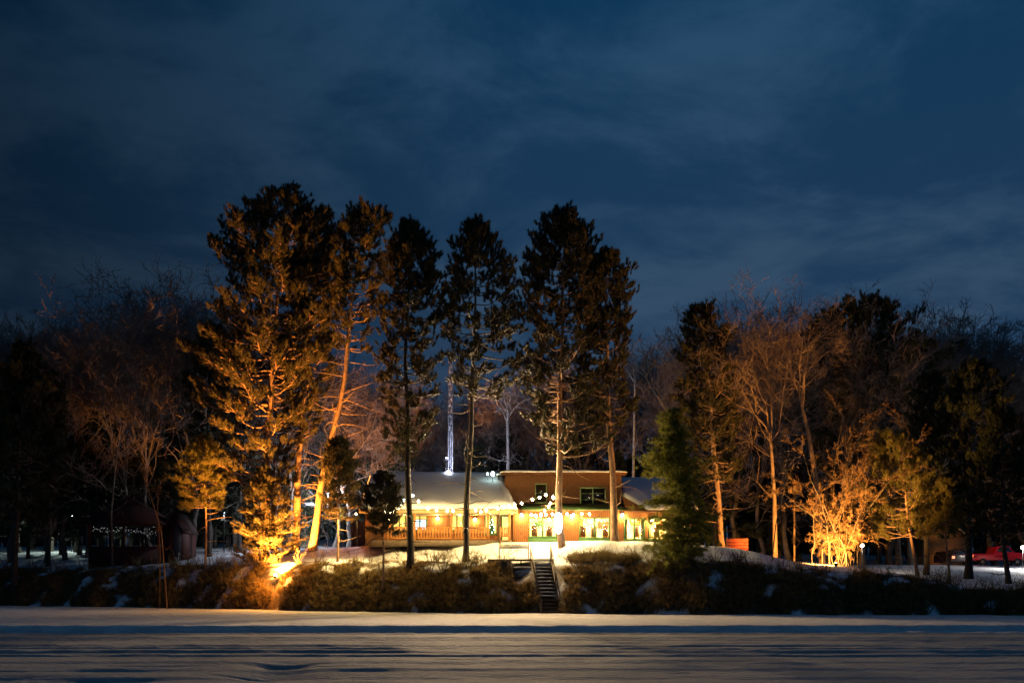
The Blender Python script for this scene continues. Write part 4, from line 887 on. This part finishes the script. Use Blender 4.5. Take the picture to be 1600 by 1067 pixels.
# chair made of logs by the porch end
t = thing('log_chair', "rustic log armchair on the porch end beside the dark pole", 'chair', (X_(788, 79.6), 79.6, GZ)); x = X_(788, 79.6); y = 79.6
MB().box(x - .34, x + .34, y - .3, y + .32, GZ + .38, GZ + .46).obj('seat', M['log'], t)
b_ = MB()
for i in range(5): b_.bar((x - .28 + i * .14, y + .3, GZ + .4), (x - .30 + i * .15, y + .62, GZ + 1.15), .1, .04, (0, 1, 0))
b_.obj('backrest', M['log'], t)
for s in (-1, 1):
    MB().bar((x + s * .36, y - .35, GZ + .66), (x + s * .36, y + .42, GZ + .66), .12, .06).obj('armrest', M['log'], t)
    for yy in (-.28, .3): MB().tube([(x + s * .35, y + yy, GZ - .02), (x + s * .35, y + yy, GZ + .63)], .05, 7).obj('leg', M['log'], t)
# mast with a cold floodlight behind the roof
t = thing('radio_mast', "tall pale lattice mast lit white behind the snowy roof", 'radio mast', (X_(704, 92), 92, 5.5)); mx_, my_ = X_(704, 92), 92; mtop = Z_(543, 92)
legs = [(mx_ + .22 * math.cos(a), my_ + .22 * math.sin(a)) for a in (R(90), R(210), R(330))]
for lx, ly in legs: MB().tube([(lx, ly, 5.3), (lx, ly, mtop)], .028, 6).obj('leg', M['steel'], t)
br = MB(); z = 5.6; i = 0
while z < mtop - .5:
    for j in range(3): a, b = legs[j], legs[(j + 1) % 3]; br.bar((*a, z), (*b, z), .02, .02); br.bar((*(a if i % 2 else b), z), (*(b if i % 2 else a), z + .5), .02, .02)
    z += .5; i += 1
br.obj('bracing', M['steel'], t)
def flood(name, label, loc, aim, mat_, energy, col, spot, size=.12, hood=.14, group=None, stake=.5, src=.06):
    loc = np.array(loc, float); aim = np.array(aim, float); aim /= np.linalg.norm(aim); t = thing(name, label, 'floodlight', tuple(loc), group)
    MB().bar(loc - aim * .16, loc - aim * .01, hood * 2, hood * 2).obj('housing', M['black'], t)
    MB().sphere(loc + aim * .02, size, 12, 8).obj('lens', mat_, t, True)
    if stake: MB().tube([loc - aim * .1 - (0, 0, .05), loc - aim * .1 - (0, 0, stake)], .025, 6).obj('stake', M['black'], t)
    light('SPOT', loc + aim * (size + .06), energy, col, src, aim, t, spot, .5, 'flood_light_beam'); return t
flood('floodlight', "cold white floodlight glaring on the ridge of the snowy roof", (X_(701, 85.6), 85.4, Z_(740, 85.6)), (-.02, -1, .22), M['led'], 30000, (1.0, .70, .42), 80, .24, .12, stake=.35)
flood('floodlight', "small floodlight behind the roof pointing up at the mast", (X_(697, 90), 90.6, Z_(715, 90)), (.25, .35, 1), M['cool_glow'], 420, (.62, .75, 1.0), 60, .12, .10, stake=1.2)
light('SPOT', (X_(700, 88), 88.4, 11.9), 5200, (.72, .74, 1.0), .1, (.12, 1, .25), None, 150, .5, 'rear_flood_beam')
light('POINT', (X_(430, 81.5), 81.4, Z_(893, 81.5)), 1600, (1.0, .35, .045), .15, name='flood_light_spill')
# amber floodlights
lx, ly = X_(430, 81.8), 81.8
flood('floodlight', "amber floodlight glaring at the foot of the glowing young pine", (lx, ly, Z_(899, ly)), (.18, .48, 1), M['amber'], 90000, (1.0, .35, .045), 128, .15, .12, stake=1.2)
lx, ly = X_(1306, 74.2), 74.2
flood('floodlight', "amber floodlight under the glowing leafless bush", (lx, ly, max(Z_(889, ly), gz(lx, ly) + .25)), (.0, .75, 1), M['amber'], 24000, (1.0, .44, .085), 140, .07, .10, stake=.5)
flood('floodlight', "added warm fill light on a pole left of the porch", (-12.2, 80.2, 7.7), (-.55, -.45, -.5), M['bulb'], 2800, (1, .66, .21), 150, .07, .07, stake=2.3)  # made-up lamp, added to light the snow left of the lodge
# small shore lamps
def post_lamp(px, py, Y, label, e, col, m='bulb', r=.10, zb=None):
    x, y, z = P(px, py, Y); zb = gz(x, y) if zb is None else zb; t = thing('lamp_post', label, 'lamp', (x, y, zb), "small lamps on short posts")
    MB().tube([(x, y, zb - .1), (x, y, z - r)], .03, 7).obj('post', M['black'], t); MB().sphere((x, y, z), r, 12, 8).obj('globe', M[m], t, True); MB().lathe([(.0, .16), (.12, .1), (.13, .08)], (x, y, z + r * .3)).obj('cap', M['black'], t)
    light('POINT', (x, y - r - .12, z), e, col, .08, parent=t, name='lamp_light')
post_lamp(1347, 852, 88, "small white lamp on a post right of the glowing bush", 260, (1, .86, .66), r=.15)
post_lamp(1064, 815, 80.3, "starry warm lamp seen through the cedar at the lodge's corner", 90, (1, .8, .45), r=.13)
post_lamp(1598, 855, 94, "white lamp glaring by the hood of the red pickup", 900, (1, .95, .88), r=.16)

# lantern in front of the trunk
t = thing('lantern', "tall white glowing lantern hanging in front of a pine trunk", 'lantern', (X_(872, 77), 77.0, Z_(815, 77))); x, y = X_(872.5, 77), 77.0; z1, z0 = Z_(800, 77), Z_(834, 77)
MB().lathe([(.02, z1 - z0), (.24, z1 - z0 - .1), (.31, z1 - z0 - .5), (.29, .5), (.20, .15), (.03, 0)], (x, y, z0), 16).obj('lamp_shade', M['lantern'], t, True)
MB().tube([(x, y, z1 - .02), (x, y, z1 + .3)], .012, 5).obj('cord', M['black'], t); MB().lathe([(.0, .09), (.1, .07), (.13, .0), (.0, .0)], (x, y, z1 - .01), 12).obj('cap', M['black'], t)
light('POINT', (x - .05, y - .5, z0 + 1.0), 520, (1.0, .72, .30), .3, parent=t, name='lantern_light')

# string lights
def string(label, pts, Y, cool=(), lit=(), e=300):
    W_ = [np.array(P(px, py, Y(px) if callable(Y) else Y)) for px, py in pts]; t = thing('string_lights', label, 'string lights', tuple(W_[0]), "strings of bulbs along the lodge front")
    cord = MB(); c = []
    for a, b in zip(W_[:-1], W_[1:]):
        for k in range(4): s = k / 4; c.append(a + (b - a) * s + np.array((0, 0, .12 - .10 * math.sin(s * math.pi))))
    c.append(W_[-1] + np.array((0, 0, .12))); cord.tube(c, .012, 5).obj('cord', M['black'], t)
    for i in lit: light('POINT', W_[i] + np.array((0, -.14, -.14)), e, (1.0, .66, .21), .1, parent=t, name='bulb_light')
    for i, p in enumerate(W_): 
        if i in (0, len(W_) - 1): continue
        MB().sphere(p, .088, 10, 7, (1, 1, 1.15)).obj('bulb', M['bulb_cool' if i in cool else 'bulb'], t, True)
string("string of bulbs rising from the young pine to the black pine trunk", [(598, 794), (602, 799), (610, 802), (616, 798), (622, 794), (627, 788), (631, 781), (639, 772)], 76.8, (1, 4, 5, 6), (2, 4), 520)
string("long string of bulbs along the snowy roof's eave to the upper window", [(640, 768), (645, 774), (654, 783), (669, 794), (682, 797), (699, 798), (708, 798), (743, 797), (751, 799), (760, 797), (778, 794), (787, 792), (796, 790), (804, 788), (815, 786), (832, 780), (843, 777), (853, 773), (864, 776), (872, 770)], 77.5, (), (3, 5, 8, 10, 12, 15), 260)
string("short string of bulbs dropping steeply left of the white lantern", [(872, 772), (865, 778), (860, 786), (857, 791), (851, 798), (845, 803), (838, 806), (828, 802)], 78.6, (), (4,), 200)
string("straight string of bulbs under the green eave past the lantern", [(800, 799), (830, 804), (836, 805), (845, 805), (853, 804), (858, 811), (863, 803), (886, 803), (896, 804), (909, 803), (921, 803), (923, 815), (945, 799)], 79.4, (), (2, 8, 10), 300)

# pavilion on the left
def pavilion():
    Y0, Y1 = 96.0, 101.0; x0, x1 = X_(138, Y0), X_(248, Y0); g = gz((x0 + x1) / 2, Y0) ; ez = Z_(817, Y0)
    t = thing('pavilion', "dark red screened pavilion with hip roof and faint hanging lights", 'pavilion', ((x0 + x1) / 2, Y0, g)); cx, cy = X_(198, 98), 98.5; top = Z_(776, 98)
    e = .55; V = [(x0 - e, Y0 - e, ez), (x1 + e, Y0 - e, ez), (x1 + e, Y1 + e, ez), (x0 - e, Y1 + e, ez), (cx - .3, cy, top), (cx + .3, cy, top)]
    V += [(a, b, c - .12) for a, b, c in V[:4]]
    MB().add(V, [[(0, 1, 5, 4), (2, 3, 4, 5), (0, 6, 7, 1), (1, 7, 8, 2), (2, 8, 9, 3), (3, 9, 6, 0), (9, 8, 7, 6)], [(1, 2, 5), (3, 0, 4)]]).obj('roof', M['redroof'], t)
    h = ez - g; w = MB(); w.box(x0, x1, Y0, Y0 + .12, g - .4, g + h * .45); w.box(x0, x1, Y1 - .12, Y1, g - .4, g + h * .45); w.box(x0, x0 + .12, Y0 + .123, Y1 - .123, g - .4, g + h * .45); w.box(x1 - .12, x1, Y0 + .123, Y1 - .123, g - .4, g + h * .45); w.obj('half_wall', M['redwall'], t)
    for x in (x0 + .08, (x0 + x1) / 2, x1 - .08):
        for y in (Y0 + .06, Y1 - .06): MB().box(x - .08, x + .08, y - .08, y + .08, g + h * .45 + .003, ez - .123).obj('post', M['redwall'], t)
    rg = np.random.RandomState(8); sl = thing('string_lights', "faint white fairy lights tangled inside the pavilion", 'string lights', (x0, Y0 + .5, ez - .3)); c = []
    for i in range(60):
        u = i / 59; c.append((x0 + .3 + u * (x1 - x0 - .5), Y0 - .15 + rg.uniform(0, .6), ez - .35 - rg.uniform(0, .9) * (.4 + .6 * u)))
    MB().tube(c, .008, 4).obj('cord', M['black'], sl); 
    for p in c: MB().sphere(p, .022 + .016 * rg.rand(), 6, 4).obj('bulb', M['tiny'], sl)
pavilion()
def gable_shed(name, label, px0, px1, Y, ybase, yeave, yridge, depth, wall, roof, snow=True, cat='shed', door=None, snowc='snow_roof', ridge_x=None):
    x0, x1 = X_(px0, Y), X_(px1, Y); g = min(gz((x0 + x1) / 2, Y), Z_(ybase, Y)); e = Z_(yeave, Y); rz_ = Z_(yridge, Y); rx_ = (x0 + x1) / 2 if ridge_x is None else X_(ridge_x, Y)
    t = thing(name, label, cat, ((x0 + x1) / 2, Y, g)); MB().prism([(x0, g - .3), (x1, g - .3), (x1, e), (rx_, rz_), (x0, e)], Y, Y + depth).obj('wall', M[wall], t)
    for (xa, za, xb, zb) in ((x0, e, rx_, rz_), (rx_, rz_, x1, e)):
        dx_, dz_ = xb - xa, zb - za; L = math.hypot(dx_, dz_); ux_, uz_ = dx_ / L, dz_ / L; ov = .35
        if xa == x0: xa2, za2, xb2, zb2 = xa - ux_ * ov, za - uz_ * ov, xb, zb
        else: xa2, za2, xb2, zb2 = xa, za, xb + ux_ * ov, zb + uz_ * ov
        MB().prism([(xa2, za2 + .01), (xb2, zb2 + .01), (xb2, zb2 + .12), (xa2, za2 + .12)], Y - .35, Y + depth + .3).obj('roof', M[roof], t)
        if snow: MB().prism([(xa2, za2 + .123), (xb2, zb2 + .123), (xb2 * .5 + xa2 * .5 if False else xb2, zb2 + .26), (xa2, za2 + .26)], Y - .37, Y + depth + .3).obj('roof_snow', M[snowc], t, bevel=.05)
    if door: a, b, c_ = door; d = MB().box(X_(a, Y), X_(b, Y), Y - .06, Y - .003, g, Z_(c_, Y)).obj('door', M['greyboard'], t); MB().sphere((X_(b, Y) - .12, Y - .09, g + 1), .05, 8, 6).obj('handle', M['black'], d)
    return t, g
gable_shed('shed', "small dark red shed with pale grey door beside the pavilion", 254, 286, 97, 868, 828, 802, 4, 'redwall', 'redroof', door=(272, 283, 820), snow=False)
t, gg = gable_shed('cabin', "pale log cabin with gable roof glimpsed between the orange trunks", 430, 486, 112, 800, 772, 748, 5, 'logwall', 'frame_wood', cat='cabin', ridge_x=462)
x0c, x1c = X_(400, 110), X_(494, 110); t = thing('snowy_railing', "bright snow-topped railing in front of the log cabin", 'railing', ((x0c + x1c) / 2, 110, 6)); zt = Z_(790, 110)
MB().box(x0c, x1c, 109.9, 110.1, zt - .12, zt).obj('rail', M['deckwood'], t); snow_slab('snow_cap', lambda u, v: (x0c + u * (x1c - x0c), 109.75 + v * .5, zt + .003), .35, M['snow_roof'], t, 20, 6, 9)
for i in range(7): xx = x0c + .1 + i * (x1c - x0c - .2) / 6; MB().box(xx - .06, xx + .06, 109.94, 110.06, gz(xx, 110) - .1, zt - .123).obj('post', M['deckwood'], t)
# cold yard lamp by the cabin
def yard(px, py, Y, e, label, col=(.82, .88, 1.0)):
    x, y, z = P(px, py, Y); g = gz(x, y); t = thing('yard_lamp', label, 'lamp', (x, y, g), "cold yard lamps in the wood"); MB().tube([(x, y, g - .1), (x, y, z)], .05, 7).obj('pole', M['black'], t); MB().lathe([(.05, .2), (.25, .05), (.26, 0), (.2, -.02)], (x, y, z)).obj('lamp_shade', M['black'], t); MB().sphere((x, y, z - .03), .09, 8, 6).obj('bulb', M['cool_glow'], t); light('POINT', (x, y, z - .22), e, col, .12, parent=t, name='lamp_light')
yard(512, 770, 104, 7500, "cold yard lamp hidden behind the leaning pine")
yard(350, 800, 106, 200, "cold yard lamp hidden behind the shed by the pavilion")
yard(112, 800, 118, 1500, "cold yard lamp deep in the wood left of the pavilion", (.8, 1, .85))
# grey fence left of the lodge
fx0, fx1 = X_(550, 90), X_(578, 90); t = thing('board_fence', "grey vertical board fence left of the lodge", 'fence', ((fx0 + fx1) / 2, 90, GZ - .2)); MB().box(fx0, fx1, 90, 90.05, gz(fx0, 90) - .3, Z_(815, 90)).obj('boards', M['greyboard'], t)
for i in range(4): xx = fx0 + i * (fx1 - fx0) / 3; MB().box(xx - .07, xx + .07, 89.85, 89.997, gz(xx, 90) - .3, Z_(813, 90)).obj('post', M['greyboard'], t)
# kettle grill by the shed
x, y = X_(276, 95), 95.0; g = gz(x, y); t = thing('kettle_grill', "round black kettle grill on white legs beside the shed door", 'grill', (x, y, g))
MB().sphere((x, y, g + .78), .30, 14, 10, (1, 1, .95)).obj('bowl', M['black'], t, True)
for a in (0, 2.1, 4.2): MB().tube([(x + .12 * math.cos(a), y + .12 * math.sin(a), g + .55), (x + .28 * math.cos(a), y + .28 * math.sin(a), g - .02)], .035, 6).obj('leg', M['white'], t)

# birdhouse, red fence panel, pole, sign, ball on trunk
x, y = X_(1241, 82), 82.0; g = gz(x, y); t = thing('birdhouse', "double birdhouse on a tall pole left of the glowing bush", 'birdhouse', (x, y, g)); zb = Z_(772, y)
MB().box(x - .06, x + .06, y - .06, y + .06, g - .2, zb).obj('pole', M['bird'], t)
MB().box(x - .12, x + .42, y - .2, y + .2, zb + .003, zb + .85).obj('box', M['bird'], t); MB().box(x - .50, x - .2, y - .15, y + .15, zb + .1, zb + .62).obj('box', M['bird'], t); MB().box(x - .2, x - .123, y - .04, y + .04, zb + .15, zb + .25).obj('bracket', M['bird'], t)
MB().prism([(x - .2, zb + .853), (x + .5, zb + .853), (x + .5, zb + .92), (x + .15, zb + 1.04), (x - .2, zb + .92)], y - .28, y + .28).obj('roof', M['frame_wood'], t)
MB().sphere((x + .15, y - .2, zb + .5), .06, 8, 6, (1, .2, 1)).obj('entrance', M['black'], t)
xa, xb, y = X_(1135, 80.5), X_(1169, 80.5), 80.5; g = gz((xa + xb) / 2, y); t = thing('plank_panel', "low red plank wall with snow along its foot, right of the lodge", 'plank wall', ((xa + xb) / 2, y, g)); zt = Z_(841, y)
for k in range(4): MB().box(xa, xb, y, y + .06, zt - .26 * (k + 1) + .02, zt - .26 * k).obj('plank', M['redpanel'], t)
for xx in (xa + .05, xb - .05): MB().box(xx - .05, xx + .05, y + .063, y + .16, g - .3, zt + .05).obj('post', M['deckwood'], t)
x, y = X_(780, 76), 76.0; t = thing('flag_pole', "thin dark pole beside the notice board above the stairs", 'pole', (x, y, gz(x, y))); MB().tube([(x, y, gz(x, y) - .2), (x, y, Z_(790, y))], .035, 7).obj('shaft', M['green'], t); MB().sphere((x, y, Z_(789, y)), .06, 8, 6).obj('finial', M['black'], t)
xa, xb, y = X_(783, 78.3), X_(825, 78.3), 78.3; t = thing('notice_board', "pale notice board with three dark lines of small writing above the stairs", 'notice board', ((xa + xb) / 2, y, gz(xa, y))); MB().box(xa, xb, y, y + .03, gz(xa, y) + .03, Z_(847, y)).obj('board', M['white'], t)
for xx in (xa - .04, xb + .04): MB().box(xx - .035, xx + .035, y - .01, y + .04, gz(xx, y) - .2, Z_(846, y)).obj('post', M['deckwood'], t)
rg = np.random.RandomState(4); mk = MB()
for (pa, pb, py) in ((789, 816, 851.5), (791, 815, 855.5), (797, 814, 860)):   # three rows of tiny unreadable characters
    xx = X_(pa, y); 
    while xx < X_(pb, y):
        w_ = rg.uniform(.03, .06); h = rg.uniform(.055, .085); zc_ = Z_(py, y); mk.box(xx, xx + w_ * .35, y - .008, y - .004, zc_ - h / 2, zc_ + h / 2); mk.box(xx + w_ * .36, xx + w_, y - .008, y - .004, zc_ + rg.choice((-1, 0, 1)) * h * .35 - .012, zc_ + rg.choice((0, 0, 1)) * h * .2 + .012 + .02); xx += w_ + (.035 if rg.rand() < .8 else .1)
mk.obj('lettering', M['black'], t)
x, y = X_(728, 75.6), 75.6; t = thing('ball_feeder', "round black ball fixed low on the rim-lit pine trunk", 'ball', (x, y, Z_(829, y))); MB().sphere((x, y, Z_(829, y)), .22, 12, 8).obj('ball', M['black'], t, True); MB().tube([(x, y, Z_(829, y) + .2), (x + .05, y + .15, Z_(829, y) + .5)], .015, 5).obj('cord', M['black'], t)

# stairs and deck
def stairs():
    yb, yt = 69.6, 74.4; xbl, xbr, xtl, xtr = X_(846, yb), X_(876, yb), X_(829, yt), X_(861, yt); zb, zt = .12, Z_(876, yt); n = 15
    t = thing('staircase', "steep wooden staircase climbing the bank from the ice", 'staircase', ((xbl + xbr) / 2, yb, 0))
    for (xa, xb) in ((xbl, xtl), (xbr, xtr)): MB().bar((xa, yb, zb), (xb, yt, zt), .06, .24).obj('stringer', M['deckwood'], t)
    for i in range(n):
        s = (i + .6) / n; y = yb + (yt - yb) * s; z = zb + (zt - zb) * s + .06; a = xbl + (xtl - xbl) * s + .035; b = xbr + (xtr - xbr) * s - .035; MB().box(a, b, y - .15, y + .13, z, z + .045).obj('tread', M['deckwood'], t)
        if i > 3 : snow_slab('snow_cap', lambda u, v: (a + .05 + u * (b - a - .1), y - .12 + v * .2, z + .047), .035, M['snow'], t, 6, 3, i)
    for (xa, xb) in ((xbl, xtl), (xbr, xtr)):
        for s in (.02, .5, .98): x = xa + (xb - xa) * s; y = yb + (yt - yb) * s; z = zb + (zt - zb) * s; MB().box(x - .045, x + .045, y - .045, y + .045, z - .25, z + .98).obj('post', M['deckwood'], t)
        MB().bar((xa, yb, zb + .98), (xb, yt, zt + .98), .07, .06).obj('handrail', M['deckwood'], t)
stairs()
def deck():
    y0, y1 = 74.6, 76.0; x0, x1 = X_(762, 74.6), X_(866, 74.6); z = Z_(873, 74.6); t = thing('wooden_deck', "small wooden landing deck at the head of the staircase", 'deck', ((x0 + x1) / 2, y0, gz(x0, y0)))
    for i in range(7): yy = y0 + i * .2; MB().box(x0, x1, yy, yy + .185, z - .05, z).obj('plank', M['deckwood'], t)
    MB().box(x0, x1, y0 - .05, y0 - .003, z - .16, z + .0).obj('fascia', M['deckwood'], t)
    for xx in (x0 + .1, (x0 + x1) / 2, x1 - .1): MB().box(xx - .05, xx + .05, y0 + .1, y0 + .2, gz(xx, y0) - .4, z - .053).obj('leg', M['deckwood'], t)
    MB().box(X_(776, 74), X_(799, 74), 73.9, 73.96, Z_(897, 74), Z_(876, 74)).obj('side_panel', M['darkpanel'], t)
    for px in (826, 860): xx = X_(px, 75.2); MB().tube([(xx, 75.2, z), (xx, 75.2, Z_(849, 75.2))], .035, 6).obj('post', M['deckwood'], t)
    t2 = thing('side_steps', "broad side steps with snow on them left of the staircase", 'steps', (X_(815, 73.6), 73.6, gz(.5, 73.6)))
    for k, (py, Y) in enumerate(((880, 74.3), (887, 74.0), (894, 73.7), (900, 73.4), (907, 73.1), (914, 72.8))):
        a, b = X_(800 - (k > 4) * 3, Y), X_(832 + k * .8, Y); zz_ = Z_(py, Y); MB().box(a, b, Y - .14, Y + .16, zz_ - .05, zz_).obj('tread', M['deckwood'], t2)
        if k in (1, 5): snow_slab('snow_cap', lambda u, v: (a + .02 + u * (b - a - .04), Y - .13 + v * .27, zz_ + .003), .07, M['snow'], t2, 10, 4, k)
    for px in (801, 833): MB().bar((X_(px, 72.7), 72.7, Z_(916, 72.7)), (X_(px - 1, 74.4), 74.4, Z_(880, 74.4)), .05, .2).obj('stringer', M['deckwood'], t2)
    for px in (802, 832): xx = X_(px, 72.75); MB().box(xx - .05, xx + .05, 72.7, 72.8, gz(xx, 72.7) - .3, Z_(917, 72.7)).obj('leg', M['deckwood'], t2)
deck()

# right side: tan shed, pickup, dark car
gable_shed('shed', "tan sided shed behind the young pines on the right", 1448, 1508, 106, 866, 838, 815, 5, 'tanwall', 'redroof')
x, y, z = P(1478, 858, 102); t = thing('yard_lamp', "warm lamp on a short pole in front of the tan shed", 'lamp', (x, y, gz(x, y)), "warm yard lamps"); MB().tube([(x, y, gz(x, y) - .1), (x, y, gz(x, y) + .45)], .03, 6).obj('pole', M['black'], t); MB().lathe([(.0, .12), (.12, .06), (.13, 0)], (x, y, gz(x, y) + .5)).obj('cap', M['black'], t); light('POINT', (x, y + .2, gz(x, y) + .45), 170, (1, .55, .18), .08, parent=t)
def wheel(x, y, z, parent, r=.36):
    w_ = MB(); prof = [(.5 * r, -.1), (.95 * r, -.11), (r, -.07), (r, .07), (.95 * r, .11), (.5 * r, .1)]; k = 20; V = []; q = []
    for (rr_, d) in prof:
        for j in range(k): a = 6.2832 * j / k; V.append((x + rr_ * math.cos(a), y + d, z + rr_ * math.sin(a)))
    for i in range(len(prof) - 1):
        for j in range(k): q.append((i * k + j, i * k + (j + 1) % k, (i + 1) * k + (j + 1) % k, (i + 1) * k + j))
    o = MB().add(V, [q]).obj('wheel', M['tyre'], parent, True); MB().tube([(x, y - .09, z), (x, y + .09, z)], .52 * r, 16).obj('rim', M['steel'], o)
def pickup():
    Y = 100.0; x0 = X_(1520, Y); g = gz(x0 + 2.5, Y) + .02; t = thing('pickup_truck', "bright red pickup truck parked side-on in the snow", 'pickup truck', (x0 + 2.7, Y, g)); L = 5.5
    side = [(0, .5), (.05, 1.15), (2.05, 1.15), (2.05, 1.22), (2.3, 1.86), (3.55, 1.88), (4.15, 1.28), (5.3, 1.16), (5.45, .95), (5.45, .5)]
    MB().prism([(x0 + a, g + b) for a, b in side], Y, Y + 1.85).obj('body', M['carred'], t, bevel=.06)
    for xx in (1.0, 4.4): wheel(x0 + xx, Y + .08, g + .36, t); wheel(x0 + xx, Y + 1.77, g + .36, t)
    MB().prism([(x0 + 2.4, g + 1.3), (x0 + 3.95, g + 1.3), (x0 + 3.5, g + 1.78), (x0 + 2.52, g + 1.78)], Y - .012, Y - .003).obj('side_window', M['carglass'], t)
    MB().box(x0 + 5.40, x0 + 5.5, Y + .1, Y + .4, g + .8, g + 1.0).obj('headlight', M['head'], t); MB().box(x0 + 5.40, x0 + 5.5, Y + 1.45, Y + 1.75, g + .8, g + 1.0).obj('headlight', M['head'], t)
    MB().box(x0 - .02, x0 + .06, Y - .012, Y + .2, g + .75, g + 1.05).obj('tail_light', M['tail'], t)
    MB().box(x0 + 3.0, x0 + 3.18, Y - .03, Y - .004, g + 1.05, g + 1.09).obj('handle', M['black'], t)
    MB().box(x0 + 5.45, x0 + 5.58, Y + .02, Y + 1.83, g + .45, g + .66).obj('bumper', M['steel'], t)
pickup()
def dark_car():
    Y = 99.0; x0 = X_(1486, Y); g = gz(x0, Y) + .02; t = thing('parked_car', "dark car seen end-on with a glowing tail lamp behind the dark trunk", 'car', (x0 + .9, Y, g))
    MB().prism([(x0, g + .35), (x0 + .02, g + .95), (x0 + .25, g + 1.45), (x0 + 1.5, g + 1.45), (x0 + 1.73, g + .95), (x0 + 1.75, g + .35)], Y, Y + 4.2).obj('body', M['cardark'], t, bevel=.08)
    MB().prism([(x0 + .3, g + 1.0), (x0 + 1.45, g + 1.0), (x0 + 1.36, g + 1.35), (x0 + .39, g + 1.35)], Y - .012, Y - .003).obj('rear_window', M['carglass'], t)
    for a in (.1, 1.4): MB().box(x0 + a, x0 + a + .26, Y - .03, Y - .004, g + .68, g + .92).obj('tail_light', M['tail'], t)
    for a in (.15, 1.6):
        w_ = MB(); w_.tube([(x0 + a - .1, Y + .6, g + .32), (x0 + a + .1, Y + .6, g + .32)], .32, 16).obj('wheel', M['tyre'], t, True)
dark_car()
